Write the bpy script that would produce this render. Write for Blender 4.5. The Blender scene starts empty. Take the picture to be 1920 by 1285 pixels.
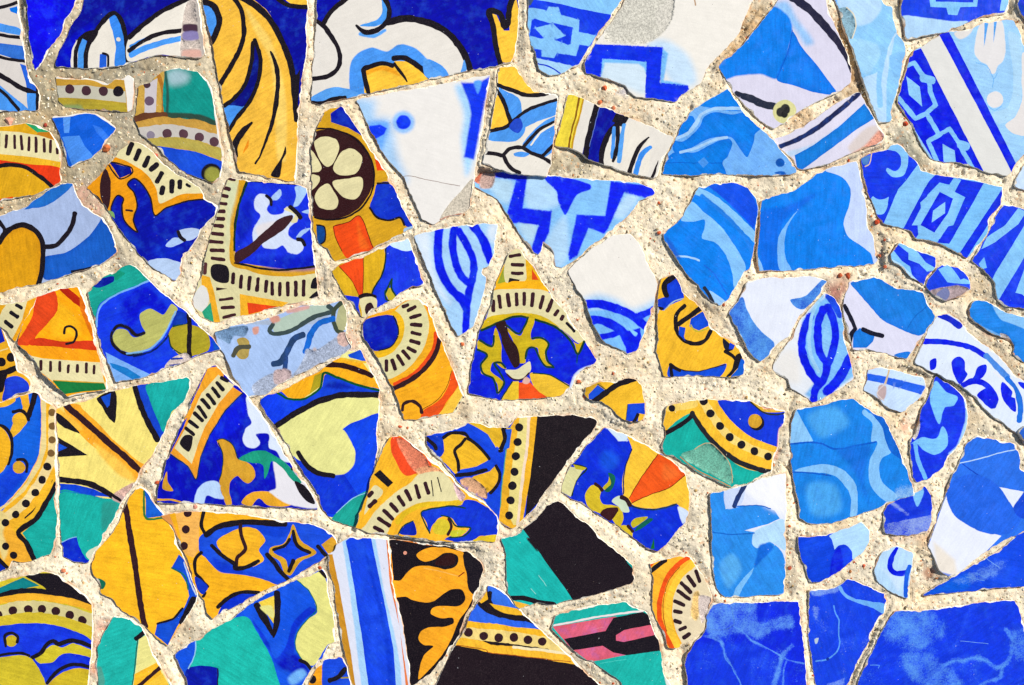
import bpy, math, numpy as np
from mathutils import Vector, geometry
C = bpy.context.scene
R = math.radians
PX = 0.0005                       # one photograph pixel = half a millimetre on the wall
CX, CY = 960.0, 642.5

# ---------------- camera, sky, sun, exposure ----------------
cam = bpy.data.cameras.new('camera'); cam.lens = 50; cam.clip_start = 0.05; cam.clip_end = 60
cam.sensor_width = 36
cam_o = bpy.data.objects.new('camera', cam); C.collection.objects.link(cam_o)
cam_o.location = (0, 0, 1920 * PX * 50 / 36 + 4 * PX)
C.camera = cam_o

SUN_EL, SUN_AZ = R(37), R(56)     # azimuth measured clockwise from +Y (up in the picture): light from the upper right
w = bpy.data.worlds.new('World'); C.world = w; w.use_nodes = True
nt = w.node_tree; nt.nodes.clear()
out = nt.nodes.new('ShaderNodeOutputWorld'); bg = nt.nodes.new('ShaderNodeBackground')
sky = nt.nodes.new('ShaderNodeTexSky'); sky.sky_type = 'NISHITA'; sky.sun_disc = False
sky.sun_elevation = SUN_EL; sky.sun_rotation = SUN_AZ
bg.inputs['Strength'].default_value = 0.06
nt.links.new(sky.outputs[0], bg.inputs['Color']); nt.links.new(bg.outputs[0], out.inputs['Surface'])
sun = bpy.data.lights.new('sun', 'SUN'); sun.energy = 4.6; sun.angle = R(0.5); sun.color = (1.0, 0.95, 0.87)
sun_o = bpy.data.objects.new('sun', sun); C.collection.objects.link(sun_o)
d = Vector((math.cos(SUN_EL) * math.sin(SUN_AZ), math.cos(SUN_EL) * math.cos(SUN_AZ), math.sin(SUN_EL)))
sun_o.location = d * 3; sun_o.rotation_euler = d.to_track_quat('Z', 'Y').to_euler()
C.view_settings.view_transform = 'Standard'; C.view_settings.look = 'None'
C.view_settings.gamma = 1; C.view_settings.exposure = 0.34
ALB = 0.86

# ---------------- helpers ----------------
PAL = dict(K='#161016', N='#32161a', B='#0a18b0', U='#0818ea', A='#0c84ee', C='#4a98f0', S='#86c6fa',
           W='#ede7da', Y='#fec83c', P='#e6dca8', R='#f04a14', L='#c4dcfa', F='#f4ec98')
WORN = {'#cdbfb4', '#d2cfc2', '#d8d4c8', '#cfc5b2', '#a8b4cc', '#68b49c', '#e07c58', '#dca880', '#a89498', '#88b4c8',
        '#d8d0cc', '#c0b8b8', '#3c70dc', '#c86a4c', '#c8a89c', '#d8b4b8', '#e8a070', '#6c90b8', '#d8b4a8', '#c8b0b0',
        '#e49c84', '#e4a488', '#d8c8c0', '#e4bc70', '#d8c8b8', '#d8b0a0'}
def lin(h):
    h = PAL.get(h, h).lstrip('#')
    c = np.array([int(h[i:i + 2], 16) / 255 for i in (0, 2, 4)])
    return np.where(c <= .04045, c / 12.92, ((c + .055) / 1.055) ** 2.4)

def hash2(ix, iy, seed):
    h = (ix.astype(np.int64) * 374761393 + iy.astype(np.int64) * 668265263 + seed * 982451653) & 0xffffffff
    h = ((h ^ (h >> 13)) * 1274126177) & 0xffffffff
    h = (h ^ (h >> 16)) & 0xffffff
    return h / float(0xffffff)
def vnoise(x, y, s, seed=0):
    x = np.asarray(x, float) / s; y = np.asarray(y, float) / s
    ix = np.floor(x); iy = np.floor(y); fx = x - ix; fy = y - iy
    fx = fx * fx * (3 - 2 * fx); fy = fy * fy * (3 - 2 * fy)
    a = hash2(ix, iy, seed); b = hash2(ix + 1, iy, seed); c = hash2(ix, iy + 1, seed); e = hash2(ix + 1, iy + 1, seed)
    return (a + (b - a) * fx) * (1 - fy) + (c + (e - c) * fx) * fy       # 0..1
def resample(P, step, closed=True):
    Q = np.vstack([P, P[:1]]) if closed else P
    out = []
    for a, b in zip(Q[:-1], Q[1:]):
        n = max(1, int(round(np.hypot(*(b - a)[:2]) / step)))
        out.append(a + (b - a) * (np.arange(n) / n)[:, None])
    if not closed: out.append(Q[-1:])
    return np.vstack(out)
def catmull(P, closed, step=3.0):
    n = len(P)
    if n < 3: return resample(P, step, closed)
    g = (lambda i: P[i % n]) if closed else (lambda i: P[min(max(i, 0), n - 1)])
    out = []
    for i in range(n if closed else n - 1):
        p0, p1, p2, p3 = g(i - 1), g(i), g(i + 1), g(i + 2)
        m = max(2, int(np.hypot(*(p2 - p1)[:2]) / step)); t = (np.arange(m) / m)[:, None]
        # centripetal-like damping keeps uneven spacing from looping
        l0 = np.hypot(*(p1 - p0)[:2]) + 1e-6; l1 = np.hypot(*(p2 - p1)[:2]) + 1e-6; l2 = np.hypot(*(p3 - p2)[:2]) + 1e-6
        m1 = (p2 - p0) * min(.5, l1 / (l0 + l1)); m2 = (p3 - p1) * min(.5, l1 / (l1 + l2))
        t2, t3 = t * t, t * t * t
        out.append((2 * t3 - 3 * t2 + 1) * p1 + (t3 - 2 * t2 + t) * m1 + (-2 * t3 + 3 * t2) * p2 + (t3 - t2) * m2)
    if not closed: out.append(P[-1:])
    return np.vstack(out)
def wobble(P, amp, s, seed):
    Q = P.copy()
    Q[:, 0] += (vnoise(P[:, 0], P[:, 1], s, seed) - .5) * 2 * amp
    Q[:, 1] += (vnoise(P[:, 0], P[:, 1], s, seed + 7) - .5) * 2 * amp
    return Q
def normals(P, closed):
    if closed: T = np.roll(P, -1, 0) - np.roll(P, 1, 0)
    else: T = np.gradient(P, axis=0)
    T = T[:, :2]; L = np.hypot(T[:, 0], T[:, 1])[:, None] + 1e-9
    T = T / L
    return np.stack([-T[:, 1], T[:, 0]], 1)
def stroke_poly(P, w, step=3.0, smooth=True):
    """brush stroke: an outline round a centre line whose third column is relative width"""
    Q = catmull(P, False, step) if smooth else resample(P, step, False)
    if len(Q) < 3: Q = resample(Q, np.hypot(*(Q[-1] - Q[0])[:2]) / 2 + 1e-6, False)
    N = normals(Q, False); wd = w / 2 * Q[:, 2]
    wd = wd * (.88 + .24 * vnoise(Q[:, 0], Q[:, 1], 7, 5))
    a = Q[:, :2] + N * wd[:, None]; b = Q[:, :2] - N * wd[:, None]
    def cap(p, n, r):
        t = np.linspace(0, math.pi, 6)[1:-1]
        d = np.array([n[1], -n[0]])
        return p + r * (np.cos(t)[:, None] * n + np.sin(t)[:, None] * d * .8)
    e = cap(Q[-1, :2], N[-1], wd[-1]); s = cap(Q[0, :2], -N[0], wd[0])
    return np.vstack([a, e, b[::-1], s])
def inside(P, X, Y):
    """non-zero winding number"""
    w = np.zeros(len(X), int)
    x0, y0 = P[:, 0], P[:, 1]; x1, y1 = np.roll(x0, -1), np.roll(y0, -1)
    for k in range(0, len(P), 64):
        a0, b0, a1, b1 = (v[k:k + 64][:, None] for v in (x0, y0, x1, y1))
        cr = (a1 - a0) * (Y - b0) - (X - a0) * (b1 - b0)
        w += ((b0 <= Y) & (b1 > Y) & (cr > 0)).sum(0) - ((b0 > Y) & (b1 <= Y) & (cr < 0)).sum(0)
    return w != 0
def segdist(P, X, Y, closed=True):
    x0, y0 = P[:, 0], P[:, 1]
    if closed: x1, y1 = np.roll(x0, -1), np.roll(y0, -1)
    else: x0, y0, x1, y1 = x0[:-1], y0[:-1], x0[1:], y0[1:]
    best = np.full(len(X), 1e9)
    for k in range(0, len(x0), 64):
        a0, b0, a1, b1 = (v[k:k + 64][:, None] for v in (x0, y0, x1, y1))
        dx, dy = a1 - a0, b1 - b0
        t = np.clip(((X - a0) * dx + (Y - b0) * dy) / (dx * dx + dy * dy + 1e-9), 0, 1)
        best = np.minimum(best, ((X - a0 - t * dx) ** 2 + (Y - b0 - t * dy) ** 2).min(0))
    return np.sqrt(best)
def sdist(P, X, Y):
    d = segdist(P, X, Y)
    return np.where(inside(P, X, Y), d, -d)
def make_mesh(name, verts, faces, smooth=None):
    """verts Nx3 float, faces a list of equal-length index arrays (Mx3 / Mx4)"""
    me = bpy.data.meshes.new(name)
    me.vertices.add(len(verts)); me.vertices.foreach_set('co', np.asarray(verts, np.float32).ravel())
    loops = np.concatenate([f.ravel() for f in faces]).astype(np.int32)
    cnt = np.concatenate([np.full(len(f), f.shape[1]) for f in faces]).astype(np.int32)
    me.loops.add(len(loops)); me.loops.foreach_set('vertex_index', loops)
    me.polygons.add(len(cnt)); me.polygons.foreach_set('loop_start', np.concatenate([[0], np.cumsum(cnt)[:-1]]).astype(np.int32))
    me.polygons.foreach_set('loop_total', cnt)
    if smooth is not None: me.polygons.foreach_set('use_smooth', np.asarray(smooth, bool))
    me.update(calc_edges=True)
    return me

# ---------------- materials ----------------
def mat(name):
    m = bpy.data.materials.new(name); m.use_nodes = True; t = m.node_tree; t.nodes.clear()
    o = t.nodes.new('ShaderNodeOutputMaterial'); b = t.nodes.new('ShaderNodeBsdfPrincipled')
    t.links.new(b.outputs[0], o.inputs[0])
    return m, t, b
def N(t, kind, **kw):
    n = t.nodes.new(kind)
    for k, v in kw.items():
        if k.startswith('i_'): n.inputs[k[2:].replace('_', ' ')].default_value = v
        else: setattr(n, k, v)
    return n
def L(t, a, b): t.links.new(a, b)
def math_n(t, op, a, b=None, c=None, clamp=False):
    n = t.nodes.new('ShaderNodeMath'); n.operation = op; n.use_clamp = clamp
    for i, v in enumerate((a, b, c)):
        if v is None: continue
        if isinstance(v, (int, float)): n.inputs[i].default_value = v
        else: L(t, v, n.inputs[i])
    return n.outputs[0]
def maprange(t, v, a, b, c, d):
    n = t.nodes.new('ShaderNodeMapRange'); L(t, v, n.inputs[0])
    for i, x in enumerate((a, b, c, d)): n.inputs[i + 1].default_value = x
    return n.outputs[0]
def mixc(t, f, a, b, blend='MIX'):
    n = t.nodes.new('ShaderNodeMix'); n.data_type = 'RGBA'; n.blend_type = blend
    for s, v in ((n.inputs[0], f), (n.inputs[6], a), (n.inputs[7], b)):
        if isinstance(v, (int, float)): s.default_value = v
        elif isinstance(v, tuple): s.default_value = v
        else: L(t, v, s)
    return n.outputs[2]
def noise(t, co, px, detail=2, rough=.5):
    n = N(t, 'ShaderNodeTexNoise', i_Scale=1 / (px * PX), i_Detail=detail, i_Roughness=rough); L(t, co, n.inputs['Vector'])
    return n.outputs['Fac']

def glaze_material():
    m, t, b = mat('painted_glaze')
    at = N(t, 'ShaderNodeAttribute', attribute_name='glaze'); col = at.outputs['Color']; worn = at.outputs['Alpha']
    tc = N(t, 'ShaderNodeTexCoord').outputs['Object']
    sep = N(t, 'ShaderNodeSeparateColor', mode='HSV'); L(t, col, sep.inputs[0])
    sat, val = sep.outputs[1], sep.outputs[2]
    rnd = N(t, 'ShaderNodeObjectInfo').outputs['Random']
    vr = N(t, 'ShaderNodeVectorRotate', rotation_type='Z_AXIS'); L(t, tc, vr.inputs['Vector']); L(t, math_n(t, 'MULTIPLY', rnd, 6.283), vr.inputs['Angle'])
    mp = N(t, 'ShaderNodeMapping'); mp.inputs['Scale'].default_value = (1, .10, 1); L(t, vr.outputs[0], mp.inputs['Vector'])
    streak = noise(t, mp.outputs[0], 4.0, 3, .6)
    # watery pigment: uneven density where the colour is strong, almost none on bare white
    pool = maprange(t, noise(t, tc, 26, 3, .55), .3, .7, .86, 1.13)
    wash = maprange(t, noise(t, tc, 2.6, 4, .75), .3, .7, .80, 1.20)
    var = math_n(t, 'MULTIPLY', math_n(t, 'MULTIPLY', pool, wash), maprange(t, streak, .3, .7, .86, 1.13))
    amt = math_n(t, 'MULTIPLY_ADD', sat, .85, .12, clamp=True)
    one = math_n(t, 'SUBTRACT', var, 1.0)
    k = math_n(t, 'MULTIPLY_ADD', one, amt, 1.0)
    kk = N(t, 'ShaderNodeCombineColor'); [L(t, k, kk.inputs[i]) for i in range(3)]
    c = mixc(t, 1.0, col, kk.outputs[0], 'MULTIPLY')
    # cobalt thins to a clearer blue where the brush left less of it
    hb = N(t, 'ShaderNodeSeparateColor', mode='HSV'); L(t, c, hb.inputs[0])
    isb = math_n(t, 'MULTIPLY', math_n(t, 'GREATER_THAN', hb.outputs[0], .56), math_n(t, 'GREATER_THAN', sat, .8))
    thin = math_n(t, 'MULTIPLY', math_n(t, 'MULTIPLY_ADD', noise(t, tc, 20, 5, .65), 3.2, -1.55, clamp=True), isb)
    c = mixc(t, math_n(t, 'MULTIPLY', thin, .30), c, (.03, .16, .80, 1))
    # pin-holes in fired glaze, with sparkle painted in as pale specks
    mp2 = N(t, 'ShaderNodeMapping'); mp2.inputs['Scale'].default_value = (1, .55, 1); L(t, vr.outputs[0], mp2.inputs['Vector'])
    vo = N(t, 'ShaderNodeTexVoronoi', i_Scale=1 / (7.0 * PX)); L(t, mp2.outputs[0], vo.inputs['Vector'])
    pit = math_n(t, 'LESS_THAN', vo.outputs['Distance'], math_n(t, 'MULTIPLY_ADD', noise(t, tc, 9, 2), .16, 0.0))
    sel = N(t, 'ShaderNodeSeparateColor'); L(t, vo.outputs['Color'], sel.inputs[0])
    pit = math_n(t, 'MULTIPLY', pit, math_n(t, 'GREATER_THAN', sel.outputs[0], .62))
    pit = math_n(t, 'MULTIPLY', pit, math_n(t, 'GREATER_THAN', noise(t, tc, 45, 3), .54))
    c = mixc(t, math_n(t, 'MULTIPLY', pit, .38), c, (.75, .78, .82, 1))
    vo2 = N(t, 'ShaderNodeTexVoronoi', i_Scale=1 / (17 * PX)); L(t, tc, vo2.inputs['Vector'])
    sel2 = N(t, 'ShaderNodeSeparateColor'); L(t, vo2.outputs['Color'], sel2.inputs[0])
    dk = math_n(t, 'MULTIPLY', math_n(t, 'LESS_THAN', vo2.outputs['Distance'], .05), math_n(t, 'GREATER_THAN', sel2.outputs[1], .7))
    c = mixc(t, math_n(t, 'MULTIPLY', dk, .6), c, (.12, .09, .07, 1))
    # the black and brown enamels are grainy, with a warm grey bloom
    drk = math_n(t, 'LESS_THAN', val, .06)
    c = mixc(t, math_n(t, 'MULTIPLY', drk, maprange(t, noise(t, tc, 1.8, 3, .8), .50, .70, 0, .24)), c, (.13, .085, .09, 1))
    # scuffed, clouded glaze: a pale grainy film, densest where its mask is highest
    ve = N(t, 'ShaderNodeAttribute', attribute_name='veil').outputs['Fac']
    vcol = N(t, 'ShaderNodeAttribute', attribute_name='veil_colour').outputs['Color']
    vn = math_n(t, 'MULTIPLY_ADD', noise(t, tc, 2.4, 3, .85), .5, math_n(t, 'MULTIPLY', noise(t, tc, 34, 6, .75), .6))
    vf = math_n(t, 'ADD', math_n(t, 'MULTIPLY_ADD', vn, 4.5, -3.0), math_n(t, 'MULTIPLY', ve, 1.05), clamp=True)
    vf = math_n(t, 'MULTIPLY', vf, math_n(t, 'GREATER_THAN', ve, .01))
    c = mixc(t, math_n(t, 'MULTIPLY', vf, .85), c, vcol)
    # scraped areas: gritty body showing through
    gr = maprange(t, noise(t, tc, 3.0, 3, .7), .35, .65, .62, 1.25)
    g3 = N(t, 'ShaderNodeCombineColor'); [L(t, gr, g3.inputs[i]) for i in range(3)]
    cw = mixc(t, 1.0, c, g3.outputs[0], 'MULTIPLY')
    c = mixc(t, worn, c, cw)
    L(t, c, b.inputs['Base Color'])
    L(t, math_n(t, 'MULTIPLY_ADD', worn, .5, maprange(t, noise(t, tc, 14, 3),   .3, .7, .10, .30)), b.inputs['Roughness'])
    b.inputs['Specular IOR Level'].default_value = .5
    h = math_n(t, 'MULTIPLY_ADD', noise(t, tc, 2.2, 3, .7), math_n(t, 'MULTIPLY_ADD', worn, 1.6, .10), math_n(t, 'MULTIPLY', noise(t, tc, 16, 2), .8))
    h = math_n(t, 'SUBTRACT', h, math_n(t, 'MULTIPLY', pit, .3))
    bp = N(t, 'ShaderNodeBump', i_Strength=.5, i_Distance=.7 * PX); L(t, h, bp.inputs['Height']); L(t, bp.outputs[0], b.inputs['Normal'])
    return m
def clay_material():
    m, t, b = mat('broken_clay_edge')
    tc = N(t, 'ShaderNodeTexCoord').outputs['Object']
    n1 = noise(t, tc, 3.5, 3, .7); n2 = noise(t, tc, 45, 2)
    c = mixc(t, maprange(t, n2, .50, .64, 0, 1), (.88, .83, .72, 1), (.66, .42, .27, 1))
    g = maprange(t, n1, .3, .7, .70, 1.08); g3 = N(t, 'ShaderNodeCombineColor'); [L(t, g, g3.inputs[i]) for i in range(3)]
    L(t, mixc(t, 1.0, c, g3.outputs[0], 'MULTIPLY'), b.inputs['Base Color'])
    b.inputs['Roughness'].default_value = .85; b.inputs['Specular IOR Level'].default_value = .2
    bp = N(t, 'ShaderNodeBump', i_Strength=.8, i_Distance=1.2 * PX); L(t, n1, bp.inputs['Height']); L(t, bp.outputs[0], b.inputs['Normal'])
    return m
def mortar_material():
    m, t, b = mat('sandy_mortar')
    tc = N(t, 'ShaderNodeTexCoord').outputs['Object']
    col = N(t, 'ShaderNodeAttribute', attribute_name='tint').outputs['Color']
    vo = N(t, 'ShaderNodeTexVoronoi', i_Scale=1 / (4.2 * PX)); L(t, tc, vo.inputs['Vector'])
    s = N(t, 'ShaderNodeSeparateColor'); L(t, vo.outputs['Color'], s.inputs[0])
    g = maprange(t, s.outputs[0], 0, 1, .84, 1.10); g3 = N(t, 'ShaderNodeCombineColor'); [L(t, g, g3.inputs[i]) for i in range(3)]
    c = mixc(t, 1.0, col, g3.outputs[0], 'MULTIPLY')
    n = maprange(t, noise(t, tc, 30, 4, .6), .3, .7, .88, 1.08); n3 = N(t, 'ShaderNodeCombineColor'); [L(t, n, n3.inputs[i]) for i in range(3)]
    c = mixc(t, 1.0, c, n3.outputs[0], 'MULTIPLY')
    c = mixc(t, math_n(t, 'MULTIPLY', math_n(t, 'GREATER_THAN', s.outputs[1], .955), .5), c, (.20, .15, .10, 1))
    c = mixc(t, math_n(t, 'MULTIPLY', math_n(t, 'GREATER_THAN', s.outputs[2], .965), .45), c, (.62, .30, .12, 1))
    L(t, c, b.inputs['Base Color']); b.inputs['Roughness'].default_value = .92; b.inputs['Specular IOR Level'].default_value = .15
    h = math_n(t, 'ADD', math_n(t, 'MULTIPLY', vo.outputs['Distance'], -.35), noise(t, tc, 4.0, 4, .7))
    bp = N(t, 'ShaderNodeBump', i_Strength=.8, i_Distance=1.3 * PX); L(t, h, bp.inputs['Height']); L(t, bp.outputs[0], b.inputs['Normal'])
    return m
GLAZE, CLAY, MORTAR = glaze_material(), clay_material(), mortar_material()

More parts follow.
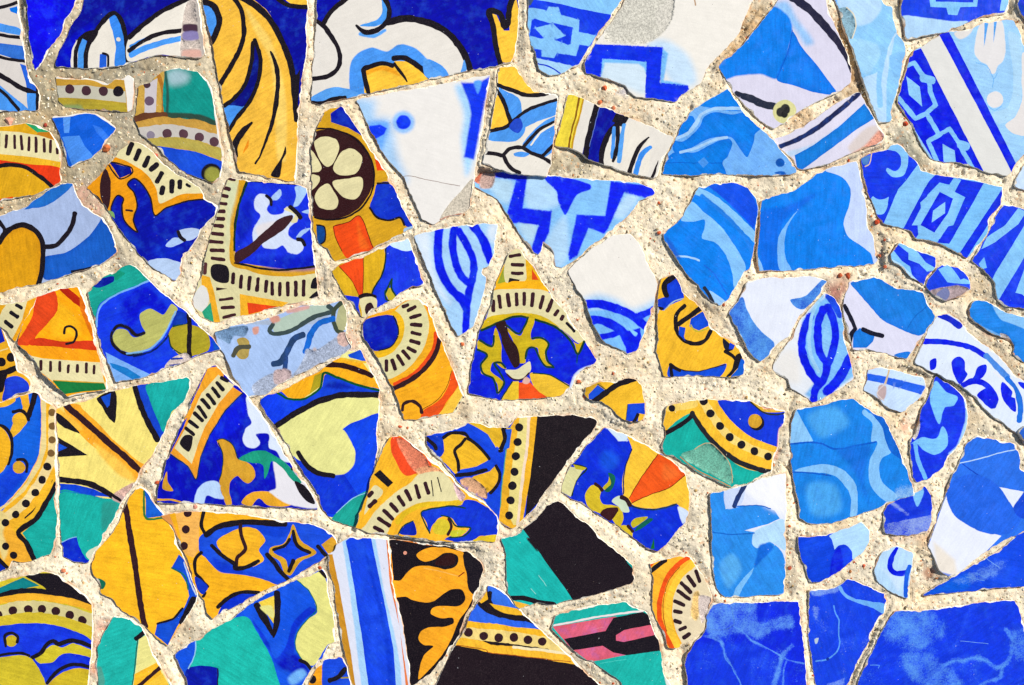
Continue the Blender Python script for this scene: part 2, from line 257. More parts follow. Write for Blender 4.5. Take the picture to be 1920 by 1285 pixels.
# ---------------- the shards: outlines and painted decoration ----------------
# t label ; base colour ; outline      w x0 y0 scale: pixel window of the photograph the numbers were read in
# g straight patch, c rounded patch, s brush line, l straight marks, d round spots; ~n = soft bleeding edge
DATA = r'''
w 0 0 4
t white and sky-blue striped shard with black brush lines in the top left corner ; #dcd6d0 ; -30,-30 125,-30 135,100 160,250 185,450 215,570 265,640 300,720 295,830 -30,835
s K 26 -30,60 40,45 125,15
g A 65,60 125,45 145,110 75,85
c C -30,170 60,190 150,215 160,265 80,250 -30,225
s K 25 -30,255 60,270 165,285
g #3a7ad8 -30,320 170,345 200,455 100,440 -30,400
s K 24 -30,420 60,445 195,460
g #2a68d8 150,480 215,500 275,650 290,710 210,690 190,600
s K 36 -30,550 60,600 150,655 290,710
g C 205,700 300,705 280,830 215,840 205,760
s K 26 285,640 285,845
c C -30,620 0,640 90,720 215,830 100,845 -30,845
s K 25 -30,655 50,720 145,830
t plain deep cobalt wedge between two narrow joints at the top edge ; #0a06dc ; 205,-30 595,-30 545,70 490,150 450,270 385,340 330,440 265,530 245,480 220,280
c~80 #1008f0 220,0 400,0 400,300 250,300
t navy shard painted with white boats and leaves in thick black outline ; #0a0898 ; 640,-30 1478,-30 1485,10 1510,200 1535,400 1500,440 1190,410 1050,450 960,480 800,510 640,515 410,495 440,380 500,280 560,160 620,70
c~60 #0608c8 420,480 520,300 700,180 600,500
c W 650,515 655,400 690,280 820,130 880,120 930,250 960,400 965,500
c #3a8cf0 820,135 880,110 940,280 965,490 865,500 872,350 850,250
c W 535,515 540,380 590,290 640,280 640,515
c #4a9aee 585,515 590,350 620,280 650,290 645,515
c K 560,320 650,240 740,230 690,320 610,290
s K 30 567,515 567,400 605,290
s K 34 645,515 648,400 690,285 780,155 860,98 910,150 945,280 967,490
g #2a6ae0 745,515 750,410 800,405 800,515
s K 18 812,505 808,420 770,405
c W 965,300 1080,200 1250,80 1400,10 1500,-20 1540,420 1190,415 970,460
s K 36 970,285 1060,205 1200,100 1380,10 1450,-30
s C 24 985,352 1050,315 1150,275
s #4a9af0 42 985,415 1100,362 1230,322 1380,288
s K 32 972,385 1080,310 1220,252 1400,230
c #cdbfb4 1410,20 1475,10 1500,200 1525,420 1365,435 1375,150
c~10 #4a3040 1380,190 1480,190 1485,240 1380,240
c~14 #8a80b4 1380,245 1485,240 1490,300 1380,300
c~20 #e0b0a0 1380,380 1500,380 1510,430 1370,430
d #e8e0d0 16 892,300
s~10 #b8b0a8 30 1485,0 1500,200 1530,410
t small curved scrap with four brown dots between mustard bands ; #cfa038 ; 418,575 560,597 700,600 770,615 800,638 830,628 870,597 930,600 960,568 1002,600 1005,720 985,832 950,840 700,822 480,805 432,750 418,640
g #cdc9b4 415,642 640,640 780,660 945,690 950,775 700,745 425,730
g #b8a634 425,732 700,745 950,778 955,850 700,840 430,820
c~30 #90a868 470,790 600,790 620,820 480,820
d #4a2c34 36 522,670 | 648,682 | 777,685
d K 40 890,692
g #f4f0e8 935,595 962,560 1010,600 1010,720 988,840 960,840 950,700
s #f4efe4 16 415,578 560,592 700,596 800,632 870,592 930,596
t ochre shard with teal field, a row of brown dots and a blue foot ; #cfa648 ; 1045,650 1130,620 1200,560 1245,540 1330,515 1480,545 1560,610 1600,720 1620,860 1640,1000 1675,1180 1650,1330 1600,1380 1540,1350 1400,1300 1280,1210 1170,1090 1060,1010 1010,900 1030,760
g #cfc8cc 1090,640 1185,590 1170,860 1085,850
d #6a5468 36 1122,762
d #4a3038 28 1105,638
s #b07828 30 1195,570 1232,700 1228,860
c #14988c 1245,545 1330,505 1480,535 1580,620 1610,720 1630,940 1500,895 1250,885
c~70 #a4c4cc 1260,560 1330,520 1420,560 1400,620 1290,640
s~10 #2a5a50 20 1245,545 1262,700 1255,880
s~12 #2c4a3c 45 1250,870 1400,872 1520,892 1640,935
s #6a4028 50 1000,905 1100,872 1240,872
s #caa048 70 1010,965 1150,920 1300,920 1450,937 1660,990
s #cac4bc 92 1030,1015 1150,988 1300,986 1450,1008 1680,1070
d #8a8090 32 1132,1015
d #5a3c44 36 1255,1005 | 1378,1007 | 1497,1035 | 1610,1068
s #bcae54 80 1130,1082 1300,1072 1450,1092 1690,1170
c #1a50dc 1160,1105 1350,1122 1500,1150 1700,1240 1650,1350 1540,1370 1400,1310 1280,1220
d~8 K 74 1585,1300
d~14 #9a9a40 56 1592,1310
s #f6f2ea 24 1560,600 1605,720 1625,860 1645,1000 1680,1180 1655,1330
t small bright blue triangle with a pale folded reflection below the dotted scrap ; #0f5cd6 ; 392,880 500,872 640,848 730,862 800,900 872,960 800,1060 700,1180 530,1252 508,1240 460,1030
g #4a90f0 470,1030 600,1020 640,1100 710,1180 545,1250
g #5a9cf2 475,885 532,880 522,1000 485,1000
g #3c82ec 700,940 760,960 832,1040 790,1065 730,1000
s #f4f0e6 14 392,882 500,874 640,850 730,864 872,958
w 0 190 4
t yellow shard with a dashed cream band and an orange crescent at the left edge ; #dfa818 ; -30,200 70,195 180,168 290,190 380,240 420,300 450,380 450,500 458,600 400,645 260,700 100,725 -30,755
g #30b070 190,165 290,190 375,232 290,240
g #c8841c 290,235 375,232 420,300 280,262
g P -30,225 150,235 300,260 425,300 460,380 465,458 250,422 -30,395
l #3a1a20 22 0,250 0,340 | 58,262 52,350 | 115,262 118,355 | 165,265 172,365 | 225,275 220,370 | 275,275 275,380 | 335,290 335,380 | 382,300 378,385 | 430,360 434,395
g #eab424 -30,395 250,422 465,458 465,500 250,478 -30,440
c #e23c10 -30,440 250,478 450,500 480,600 405,660 300,560 150,480 -30,485
s K 30 -30,497 80,477 200,500 320,580 405,655
s R 10 -30,748 100,722
t pale lilac-blue shard with a yellow arch and curling black lines ; #a9bce2 ; -30,865 200,790 380,660 480,622 545,615 575,720 620,790 740,865 775,885 850,1020 882,1130 760,1225 560,1280 380,1345 200,1385 -30,1440
c #2474cc 180,810 380,650 560,600 450,722 330,790 240,802
c #1a5fc4 770,870 870,1020 910,1140 760,1260 500,1320 330,1330 320,1180 500,1130 650,1030 740,920
s #101828 22 540,1278 640,1262 740,1236
c #dfa010 -30,1130 60,985 160,942 260,985 302,1080 292,1300 250,1430 -30,1460
s K 40 -10,1060 50,972 160,928 270,975 318,1080 312,1260 275,1420
s K 34 320,1092 420,1080 500,995 545,920 562,840
s K 30 -30,880 30,960 20,1010
t large amber and navy shard with a dashed cream curve and a dark lens ; #e9990e ; 985,300 1080,330 1150,380 1220,470 1350,560 1500,660 1530,740 1630,790 1600,850 1500,960 1450,1070 1350,1180 1350,1300 1310,1350 1210,1290 1100,1210 1000,1090 900,960 800,810 720,700 652,650 750,560 850,430 900,370
c P 985,290 1080,320 1220,460 1350,550 1520,660 1515,690 1350,700 1200,770 1170,650 1080,530 950,450 860,415 900,370
l K 38 990,320 962,395 | 1050,370 1020,435 | 1115,420 1085,485 | 1175,475 1130,515 | 1215,540 1178,605 | 1225,650 1213,695 | 1292,600 1288,680 | 1350,600 1348,650
l K 22 1400,628 1424,642
c #0810a8 1160,860 1250,800 1400,750 1540,735 1660,790 1600,880 1500,980 1450,1090 1370,1180 1370,1380 1100,1240 1000,1110 900,990 840,880 835,790 880,712 925,725 915,790 935,900 1020,985 1000,890 1030,780 1010,690 960,625 1010,580 1080,640 1130,730
c~60 #0820c0 1150,1100 1300,1050 1350,1180 1200,1200
c~40 #1030b8 880,900 1000,1000 1080,1100 1000,1080
g #06108e 820,460 980,500 992,540 900,578 850,500
s K 12 815,455 985,498 995,540 900,582 815,480
c N 792,505 832,600 825,750 797,815 755,720 758,590
s K 12 840,860 835,790 880,710 928,730 915,790 935,900 1030,985 1000,890 1030,780 1010,690 958,625 1010,580 1080,640 1130,730 1160,860 1250,800 1400,750 1540,738
s N 16 945,820 990,825
s K 18 680,690 740,730 765,800
c #b4c8ea 1330,975 1440,950 1500,970 1460,1030 1390,1045
c #a8c4ee 1240,1080 1310,1020 1390,1045 1280,1095
s K 26 1335,975 1355,1020 1385,1045
c #b6cef0 1105,1205 1230,1180 1370,1220 1380,1290 1330,1340 1200,1300
c #8cb068 800,820 850,830 860,880
w 360 0 4
t yellow plume shard with black brush strokes and a navy upper corner ; #f9c040 ; 75,-30 95,100 150,320 200,600 230,760 280,980 330,1200 345,1285 520,1320 770,1362 785,1200 790,900 830,560 862,350 850,200 868,80 862,-30
c #08089c 430,-40 560,80 660,250 740,450 780,700 790,900 920,900 920,-40
c~30 #fcd468 400,60 520,200 600,330 700,700 700,1200 640,1200 600,500 480,250
s K 46 345,-30 500,62 600,172 680,322 740,480 770,700 785,900
c K 720,480 780,560 810,520 800,720 785,880 760,700
c Y 680,-40 900,-40 900,42 750,30
s K 34 610,-30 720,40 900,58
c #4a98f0 80,30 150,40 195,150 170,260 120,290 95,150
s K 46 80,10 165,45 205,150 180,250 140,320
s K 36 305,-30 370,80 390,230 360,370 290,500 205,640
c #0c0c80 470,310 515,450 490,620 420,780 330,880 270,975 230,900 240,800 330,722 410,620 445,480
c #4a98f0 240,800 330,790 380,800 420,780 330,880 270,985 230,900
s K 30 470,300 515,450 495,620 425,775 340,875 270,985
s K 30 458,320 445,480 405,620 330,722 240,795
s K 34 590,390,.4 635,500 645,650 610,880 560,1040,.7 500,1180,.4
s K 16 470,1225 500,1180
s K 40 448,920,.5 380,985,1.2 320,1080,1.2 325,1170,.8
c #f09018 420,1050 380,1150 420,1100
w 400 190 4
c K 540,335 545,390 512,450 495,568 430,555 470,480 515,410
w 360 0 4
t big white shard with a curling scroll, blue shading and a small yellow mouth ; #0808a8 ; 935,-30 935,150 915,400 900,600 888,755 960,792 1010,772 1150,735 1330,700 1600,640 1760,598 2080,532 2240,500 2396,458 2430,380 2440,200 2452,-30
c #e8e3da 900,160 990,170 1020,120 1100,40 1200,-10 1400,-10 1440,40 1430,180 1600,150 1780,180 1900,250 2020,370 2070,500 2090,620 1600,760 1250,860 860,860
c #4a98f0 1760,450 1880,500 1930,600 1760,650
c~8 #4a98f2 1200,730 1180,560 1210,430 1340,360 1460,385 1560,335 1680,365 1790,470 1920,620 1780,640 1700,600 1400,500 1290,560 1300,740
g Y 1290,700 1285,540 1330,510 1420,490 1500,505 1520,460 1620,460 1720,520 1800,600 1600,680
c~14 #f8a820 1300,530 1420,500 1520,520 1560,570 1420,530 1310,560
s K 36 1322,700 1285,522 1330,502 1420,477 1505,495
s K 40 1510,440 1600,438 1700,500 1810,600
s K 24 1518,480 1570,545 1615,615,.4
c #5aa4f2 880,740 960,690 1060,655 1200,675 1260,730 1000,790 880,780
s K 32 880,768 980,772 1060,742 1150,733
s K 34 905,592 1020,572 1090,522 1112,430 1080,330 1000,210 920,150
s K 36 990,175 1040,90 1150,0 1200,-30
c #4a9cf0 1430,-10 1470,60 1460,150 1380,200 1260,195 1380,155 1422,100
s~8 #5aa4f4 26 1262,255 1360,272 1450,230
s K 36 1440,-20 1477,60 1468,150 1400,222 1300,242 1232,192,.5
s K 52 1470,170 1600,142 1760,165 1870,215 1960,290 2040,400 2090,530
w 800 0 4.2825
c #5aa2f2 -20,465 60,540 140,610 60,640 -20,600
c #5aa2f2 300,480 320,560 270,580 285,530
g Y 720,-10 745,100 745,470 700,500 610,500 580,400 560,250 505,100 560,120 620,245 665,245 665,120 690,20
s K 46 700,-30 668,50 650,190 625,215 590,110 500,88 530,200 555,380 595,510
w 400 190 4
t pale shard with a soft blue dot and a fish-shaped blot left of the middle top ; #ece9e4 ; 1072,-12 1600,-110 2072,-200 2020,160 1960,500 1945,640 1920,800 1860,850 1760,870 1690,900 1640,932 1570,885 1500,740 1430,570 1290,420 1220,290 1150,150
c~110 #a8d0f6 1000,-10 1200,0 1220,110 1330,150 1380,400 1450,600 1230,400
c~50 #6cacfa 1160,160 1310,160 1290,290 1260,370 1180,240
d~34 #90c0f8 84 1425,158
d~10 #0a30ee 54 1425,158
g~8 #1038f0 1140,188 1250,178 1300,202 1280,250 1210,285
c~60 #a8d6fc 1820,-120 2000,-60 1960,400 1900,560 1860,300 1880,100
g~16 #1034ec 1860,-140 1990,-140 2075,-190 2010,150 1955,440 1880,420 1935,100 1920,20
c~14 #58a0f8 1955,-150 2010,-150 1985,-60
s #a09088 5 1380,575 1470,560 1600,590 1850,635
c #cfc5b2 1950,590 1850,680 1750,800 1700,905 1950,870
s #c89080 8 1700,890 1780,860 1900,840
t mustard shard with a dark brown roundel and its cream six-petal flower ; #dca61e ; 875,60 970,38 1050,160 1130,290 1200,395 1290,530 1350,640 1420,800 1502,942 1440,980 1190,1110 1020,1172 905,1205 850,1110 780,1060 750,950 740,700 735,350 780,220 810,110
g B 880,95 970,30 1130,270 1010,200 885,158
d #33110f 336 870,548
s #1a0a0a 14 780,208 900,212 1040,270 1160,390 1205,530 1190,680 1120,790 1000,868 860,890 760,870
c P 760,300 830,265 920,290 942,350 905,460 860,495 820,470 770,370
c P 960,380 1040,358 1112,410 1105,485 1060,545 950,555 898,510 920,450
c P 900,600 1000,582 1110,570 1120,660 1070,732 980,722 910,650
c P 860,618 900,670 937,740 920,802 860,817 790,792 758,720 800,650
c P 700,350 770,410 812,500 790,530 700,520
c P 700,558 790,560 797,600 760,655 700,680
g R 1205,390 1300,520 1230,524
c #1030c8 1230,622 1350,615 1440,800 1530,960 1440,935 1400,872 1320,892 1230,872 1175,800 1210,700
s K 14 1230,620 1340,612
s K 16 1172,800 1230,874 1320,894 1400,872 1432,930
c #a8ccf0 1430,955 1500,940 1490,970 1430,985
c #f45012 900,938 1010,905 1090,858 1135,920 1180,1050 1210,1120 1020,1185 960,1125 912,1015
c~30 #fa6a1a 1080,900 1110,980 1170,1100 1100,1100
s #601808 6 900,938 1010,905 1090,858 1135,920 1180,1050 1210,1120
s #601808 6 900,938 912,1015 960,1125
c #104a90 775,925 830,945 830,1050 785,1085
s K 12 775,925 832,945 832,1050 785,1085
w 840 0 4
t shard with a pale-blue stepped key pattern on blue beside the navy scroll shard ; #1238e4 ; 595,-30 600,60 600,200 625,330 670,450 690,520 760,560 845,555 970,490 1020,420 1110,270 1200,150 1260,60 1330,-30
g S 650,-30 1340,-30 1230,110 1000,70 850,30 660,0
g~5 #86c6fa 590,60 640,60 740,80 755,50 830,55 848,110 985,150 980,240 1110,268 1060,345 985,335 960,420 815,400 795,435 705,425 700,375 640,365 590,340
g~4 #1238e4 628,155 650,140 780,180 650,210 720,285 700,292 610,265
g~4 #1238e4 780,170 935,205 920,330 900,338 800,300 880,270
g~4 #a8d6fa 640,430 960,500 880,560 780,580 690,540
s #1238d8 10 670,478 760,500 845,552
g #506078 600,-30 660,-30 620,40 600,45
t big white shard with a worn grey corner and a blue Z-shaped key line ; #efebe2 ; 1345,-30 1300,60 1210,190 1110,310 1030,470 1040,550 1150,580 1230,600 1320,640 1400,720 1560,740 1700,765 1800,680 1900,620 1940,520 2000,440 2090,360 2180,240 2240,110 2300,-30
c~70 #c8e2f8 1500,340 1620,300 1800,420 1860,620 1700,640 1600,500
c~60 #d4e8f6 1140,430 1500,420 1500,700 1300,640 1120,560
g~14 #7cc2fc 1130,430 1500,445 1490,560 1470,510 1430,480 1180,470 1150,570
g~14 #7cc2fc 1600,360 1650,400 1620,600 1800,640 1800,660 1590,640
g~4 #0a2cea 1100,330 1610,355 1590,620 1800,640 1810,670 1700,775 1478,735 1490,465 1160,440 1145,590 1020,560 1020,470
c~12 #d2cfc2 1345,-30 1290,60 1210,180 1170,270 1190,310 1300,325 1480,328 1600,260 1680,140 1700,0 1690,-30
c~30 #d8d4c8 1560,80 1690,-10 1680,140 1600,240
s~6 #b08860 10 1850,-10 1858,40
w 840 0 4
t white shard with blue feather strokes and a yellow beak beside the dotted pale shard ; #e6e1d6 ; 385,505 500,500 540,560 600,640 650,695 760,700 830,715 820,800 800,900 800,1010 780,1130 765,1245 740,1330 640,1316 480,1305 260,1225 300,1040 340,850
g Y 375,495 510,490 560,580 600,640 670,690 700,700 560,700 375,640
s K 32 365,635 480,680 580,712 680,712 760,706,.4
c #4c98ec 380,660 440,690 530,740 555,830 530,900 580,920 570,1000 510,1060 400,1065 290,1050 310,1000 420,960 470,890 430,780
c #4c98ec 510,900 640,820 840,745 830,850 680,910 560,960
g Y 365,690 400,740 460,900 460,930 400,960 320,970
s K 30 365,680 420,770 450,860 468,925 420,960 310,985
s K 24 470,920 560,850 680,790 830,745
c #2a50d0 490,900 540,890 560,950 520,1000 460,960
c #4c98ec 560,1080 700,930 830,880 830,1120 770,1150 720,1180 600,1140
s K 26 810,915 700,965 620,1040 560,1110
s W 14 620,1090 700,990 800,930
s K 30 280,1150 360,1160 410,1170 460,1120 550,1110 620,1150 700,1180 790,1235
s K 26 790,1090 730,1150 700,1180
s K 30 415,1165 440,1220 480,1270 540,1300
c #4c98ec 490,1155 540,1140 610,1160 570,1180 500,1175
t white shard with a mustard stripe and navy bars under the wide gravelly joint ; #e8e3d9 ; 895,700 1010,735 1110,790 1240,830 1370,890 1480,940 1600,985 1690,1030 1650,1120 1600,1220 1570,1320 1540,1340 1340,1290 1150,1230 1060,1195 1000,1150 920,1110 800,1090 830,980 870,850
g #f0d840 895,690 1020,735 1000,800 960,1000 920,1120 790,1100 840,960 880,800
s #8a6010 14 985,735 960,860 925,1000 905,1110
s #c8a018 14 1015,735 990,860 950,1000 930,1110
g #08089c 1100,780 1360,870 1300,980 1160,1110 1130,1240 1000,1180 1060,930
s K 44 1120,780 1080,920 1050,1050 1030,1190
s #8090d0 5 1142,785 1110,900 1060,1100
c W 1150,1300 1155,1150 1200,1000 1260,930 1300,920 1400,1000 1400,1300
s K 40 1150,1240 1160,1120 1200,1010 1270,935
g K 1230,910 1260,850 1360,880 1330,930 1300,950
s #4c98ec 30 1250,960 1240,1060 1235,1180
s K 34 1275,930 1275,1060 1260,1150 1240,1210,.6
s #5aa6f2 34 1325,940 1300,1080 1285,1210
c W 1340,930 1500,950 1500,1300 1340,1300
s K 34 1505,1030,.3 1430,1110,.9 1390,1200 1360,1300
s #3c90ee 40 1520,1105,.7 1460,1150 1430,1220 1405,1320
s K 20 1580,1205,.3 1550,1290 1530,1330
w 1200 0 4
t blue sail-shaped painting with a navy band and a yellow bead, upper right of the middle ; #dddaee ; 1045,-20 1100,-30 1380,-30 1400,60 1450,180 1510,310 1560,420 1580,520 1580,620 1470,700 1330,760 1160,860 1080,930 1000,970 900,900 800,800 700,690 650,600 590,500 620,460 720,390 800,300 900,180 1010,50
c~50 #98c8fa 1010,40 1100,20 1180,150 1300,320 1240,340 1140,200
c~14 #0a80ee 590,490 800,290 960,50 1030,60 1110,130 1140,220 1100,400 1025,590 900,560 720,575 620,600
c #0a80ee 1140,240 1200,340 1300,460 1400,590 1475,690 1440,710 1300,690 1150,640 1025,600 1060,480 1110,360
s #0868d8 6 1140,230 1110,380 1030,580
s #20203c 60 1130,-20 1250,60 1350,160 1430,250 1500,340,.9 1560,450,.7 1590,540,.5
s~3 #20283c 56 720,700,.6 820,740 920,780 1010,800
d~5 #dcd898 88 1085,840
d~6 #30302c 36 1090,820 | 1058,842
d~5 #20201c 26 1085,860 | 1100,830
t scalloped azure shard with pale ripples, a dark dot in its lower right corner ; #76b6f8 ; 655,668 720,760 780,860 900,970 1000,1060 1080,1160 1160,1260 1170,1300 1100,1312 900,1315 600,1308 300,1312 170,1308 210,1170 260,1050 320,930 380,840 450,785
c~5 A 655,660 770,760 760,830 640,830 440,790 500,740
c A 300,940 350,880 400,880 410,950 360,1010 280,1045
c A 330,1060 440,960 480,880 560,845 700,860 780,850 900,970 880,990 860,1010 850,1080 805,1180 750,1120 690,1040 640,1030 520,1040 360,1120 260,1140 250,1060
c A 240,1150 420,1140 560,1070 660,1045 690,1080 660,1170 620,1220 640,1320 160,1330
l #0a70d8 6 200,1220 620,1222
g C 435,1215 480,1180 515,1220 475,1260
s #a8d2fa 24 270,1040 360,1000 420,930,1.4 460,860 560,820 750,815
s #a8d2fa 20 300,1140 420,1110 560,1050 650,1035
d~6 #0a58b8 32 1050,1222
c~6 #0a58b8 1010,1300 1060,1285 1090,1300 1080,1320
t shard with a navy stripe and an azure stripe running up to a pinkish worn tip ; #e2dff2 ; 1000,1040 1100,1010 1200,960 1300,900 1400,830 1520,750 1640,690 1680,760 1730,860 1780,930 1830,1010 1810,1070 1700,1110 1540,1170 1440,1220 1260,1270 1190,1275 1150,1200 1060,1110
s~4 #1c2450 38 1055,1100 1180,1050 1300,980 1420,890 1540,790 1650,695
c~20 #c4dcf8 1100,1140 1300,1080 1500,940 1680,800 1700,830 1500,980 1300,1110 1120,1180
g #1888e8 1160,1165 1300,1090 1480,960 1680,780 1755,890 1600,990 1400,1140 1210,1280 1180,1260
c~30 #dcd0cc 1560,1100 1700,960 1790,950 1810,1060 1600,1160
c~20 #e49c84 1540,1180 1660,1110 1740,1030 1790,980 1830,1050 1750,1110
s #f4f0e0 14 1010,1030 1090,1010 1080,970
t sky-blue shard with faint ribbons and one worn grey oval at its left edge ; #90cdfc ; 1450,-30 1490,60 1530,200 1600,380 1650,540 1700,680 1750,830 1790,920 1870,920 1880,820 1920,700 1950,560 1960,500 1990,380 1980,320 1920,240 1900,140 1890,60 1830,30 1790,-30
c~20 #b8dcfc 1480,-30 1780,-30 1810,60 1730,170 1600,190 1520,100
c~20 #a4d8fc 1560,300 1760,330 1800,420 1700,560 1640,500
c~8 #b8dcfc 1670,600 1780,540 1850,420 1900,300 1850,600 1840,950 1760,950
s~8 #8cc8f8 40 1800,800 1790,600 1830,380
s~4 #c0e0fc 14 1850,500 1860,380 1900,280 1930,240
c~10 #84c0f4 1870,420 2000,400 1960,560 1900,580
g~20 #2a90f0 1400,-30 1480,-30 1470,30
c #88b4c8 1480,80 1550,60 1600,120 1615,200 1590,290 1550,290 1510,200
s #e0dcc8 10 1550,60 1605,120 1618,200 1590,290
w 1440 0 4
t shard with a blue key pattern over a pale band, at the top edge right ; #1440e6 ; 1000,-30 1000,100 1020,220 1040,290 1120,275 1340,240 1450,190 1600,125 1790,95 1810,40 1815,-30
c~8 #b4dafc 1000,130 1200,140 1400,160 1500,165 1350,270 1100,290 1020,290
g #80c4f8 1205,-30 1250,-30 1255,15 1540,20 1545,-30 1580,-30 1570,50 1440,55 1420,115 1350,110 1335,60 1215,55
g #90ccfa 1760,-30 1830,-30 1820,70 1745,80
g #1440e6 1250,-30 1545,-30 1540,18 1255,12
t wide shard with blue key border, white stripe, blue stripe and a pale forked flower ; #a0d2fc ; 1110,375 1210,320 1290,255 1360,240 1500,225 1620,175 1760,155 1840,150 1890,250 1920,360 1990,480 2010,900 1960,1120 1900,1180 1860,1230 1830,1275 1800,1320 1640,1290 1540,1250 1440,1220 1320,1215 1230,1190 1170,1110 1110,1000 1080,930 1020,830 980,770 1000,640 1040,540 1060,430
g #e4e4e0 1130,370 1220,300 1290,250 1420,420 1900,1400 1600,1330 1300,780
g U 1280,250 1360,240 1860,1230 1830,1300 1780,1200
g U 960,770 1050,400 1150,360 1640,1330 1320,1330 1060,900
l S 34 1045,492 1100,468 1180,590 | 1210,590 1222,690 1262,785 1190,850 1285,1012 1362,965 1440,1090 1540,1270 | 985,735 1110,890 1195,850 | 1285,1012 1203,1058 1275,1225
l S 62 1165,585 1238,605 | 1440,1085 1492,1100
g U 1030,570 1090,500 1150,620 1225,770 1205,800 1120,865 1060,760 1000,680
g #90ccfa 1040,570 1140,650 1160,800 1060,710
g U 1240,1080 1320,1005 1370,1060 1450,1220 1320,1215
g #90ccfa 1310,1080 1400,1130 1410,1220 1320,1215
c~10 #e6e2de 1400,250 1540,200 1500,270 1440,295
c~3 #e6e4e4 1570,230 1620,160 1700,150 1760,170 1780,380 1760,460 1720,500 1700,550 1665,550 1640,490 1590,460 1550,400
g #58a8f4 1625,170 1655,165 1618,355
g #58a8f4 1695,155 1720,150 1690,325
s #78baf6 6 1560,470 1640,500 1675,560 1690,600 1680,660
s #78baf6 6 1720,550 1690,600
d #e6e4e4 62 1700,750
s #78baf6 6 1650,800 1700,832 1750,800
c #b0daf8 1800,240 1900,300 1900,700 1860,860 1740,930 1680,860 1800,800 1840,600
c #e6e2e0 1780,940 1850,880 1900,760 1910,400 2020,500 2020,1000 1860,1010
w 1440 0 4
t small blue tip in the top right corner ; #1040c8 ; 1885,-30 1880,30 1900,110 1960,170 2000,150 2000,-30
g #1838e0 1880,-30 2000,-30 2000,60 1900,40
w 760 280 4
t triangular shard with a soft-edged blue zigzag around a funnel shape ; #86c4fa ; 515,215 560,165 700,170 900,180 1050,195 1250,215 1500,230 1750,255 1850,290 1872,330 1830,360 1760,380 1700,460 1600,570 1500,650 1380,730 1260,840 1180,885 1120,880 1115,780 1080,740 1035,700 1025,760 1000,790 960,760 880,670 820,570 760,480 690,370 600,320 525,275
c~60 #b8dcf4 620,230 800,240 780,400 700,380
c~60 #b8dcf4 850,560 990,560 960,700 900,680
c~60 #b4dafa 920,200 1100,260 1150,420 920,440
c~60 #b4dafa 1060,700 1200,500 1220,800 1150,890
c~50 #b8dcfa 1560,500 1660,340 1750,360 1640,520
g~10 #1020f0 655,165 920,180 880,440 1100,465 1080,620 1025,740 1005,795 940,760 1000,570 860,550 800,555 765,470 830,230 660,205
c~8 #1020f0 1040,205 1200,210 1390,265 1390,300 1280,350 1200,495 1150,400 1130,310
g~10 #1020f0 1540,238 1880,280 1880,340 1800,365 1640,325 1520,600 1490,635 1375,590 1290,800 1230,835 1220,790 1285,490 1500,500
c~10 #c86a4c 500,170 590,160 660,180 630,260 520,240
c~16 #c8a89c 580,170 670,170 650,280 560,280
s~4 #c8a890 14 1035,700 1100,760 1120,880
w 760 280 4
t pale blue shard with an upright braided cable, left of the dashed arch ; #a8d4fc ; 65,650 190,620 350,580 500,565 690,560 680,660 655,800 620,870 575,900 570,940 610,965 580,1100 540,1250 510,1330 400,1400 350,1330 250,1110 150,850 90,710
c~80 #e0eefc 70,640 180,620 200,800 250,1000 330,1150 230,1050 130,850
c~60 #e0eefc 640,560 700,560 660,700 620,640
s~8 U 66 255,600 245,760 265,900 330,1030 430,1130
s~8 U 56 370,590 355,700 370,830 420,950 480,1010
s~8 U 56 400,610 470,740 510,840 505,960 470,1100 450,1400
s~8 U 66 510,580 590,690 640,840
s~8 U 44 330,1030 420,1140 450,1200
w 1180 280 4
t sky and azure shard of curved bands, left of the two big azure tiles ; #0a80ee ; 520,290 640,265 800,250 880,290 950,370 968,450 945,560 940,700 915,820 900,890 850,940 770,1060 740,1120 680,1180 620,1150 500,1010 420,930 340,800 270,700 255,640 350,560 400,500 460,400
c #84c2fa 400,510 460,395 560,470 700,600 790,730 870,880 850,960 790,1050 770,930 720,790 640,700 545,670 560,600 560,530 480,545 390,540
s S 62 500,310 620,370 760,480 870,590 960,680
s S 24 545,330 540,350
s #a8d2fa 14 340,805 430,810 520,835
c #98c8fa 600,1060 720,1150 680,1190 620,1150
g~6 #1050e8 580,270 790,245 900,290 965,450 930,600 860,520 760,420 660,330
s~6 #2080e8 30 540,350 680,460 800,580 900,720 920,800
s~4 #1868e0 10 560,870 640,940 740,1110
s #202838 30 560,1040 600,1100 620,1150
c~30 #1a60d0 270,650 340,740 380,830 300,760
t broad azure shard with one pale crescent line, right of a narrow dark joint ; #0a80ee ; 1000,390 1060,355 1180,335 1260,300 1380,210 1480,150 1600,120 1710,85 1730,170 1760,330 1780,470 1790,580 1830,650 1850,760 1870,830 1840,860 1600,880 1380,895 1160,915 1060,905 975,920 965,780 980,600 985,460
c #c4d6fc 1470,160 1600,100 1730,70 1800,300 1840,640 1880,840 1840,860 1820,790 1740,720 1650,660 1610,560 1650,420 1660,300 1600,210
c~40 #0a6ce8 980,480 1200,420 1400,330 1300,430 1150,560 1110,800 1130,910 1000,900
c #7ab8f8 1260,465 1190,570 1165,700 1175,820 1220,915 1130,905 1110,800 1120,660 1180,550
c #86c0fa 960,800 1010,920 960,940
w 1440 250 4
t big shard with a blue scroll, pale bars and a lozenge inside a key border ; #7cc2fa ; 700,190 780,150 890,120 970,70 1010,95 1060,160 1130,230 1150,280 1250,315 1400,330 1600,365 1760,405 1750,530 1660,640 1640,760 1560,860 1490,940 1430,900 1380,870 1300,830 1200,800 1110,790 1080,730 1000,710 880,680 830,620 790,520 750,420 720,290
g #1430ec 1400,335 1620,375 1360,830 1270,820 1330,700 1390,690 1480,480 1400,440 1450,350
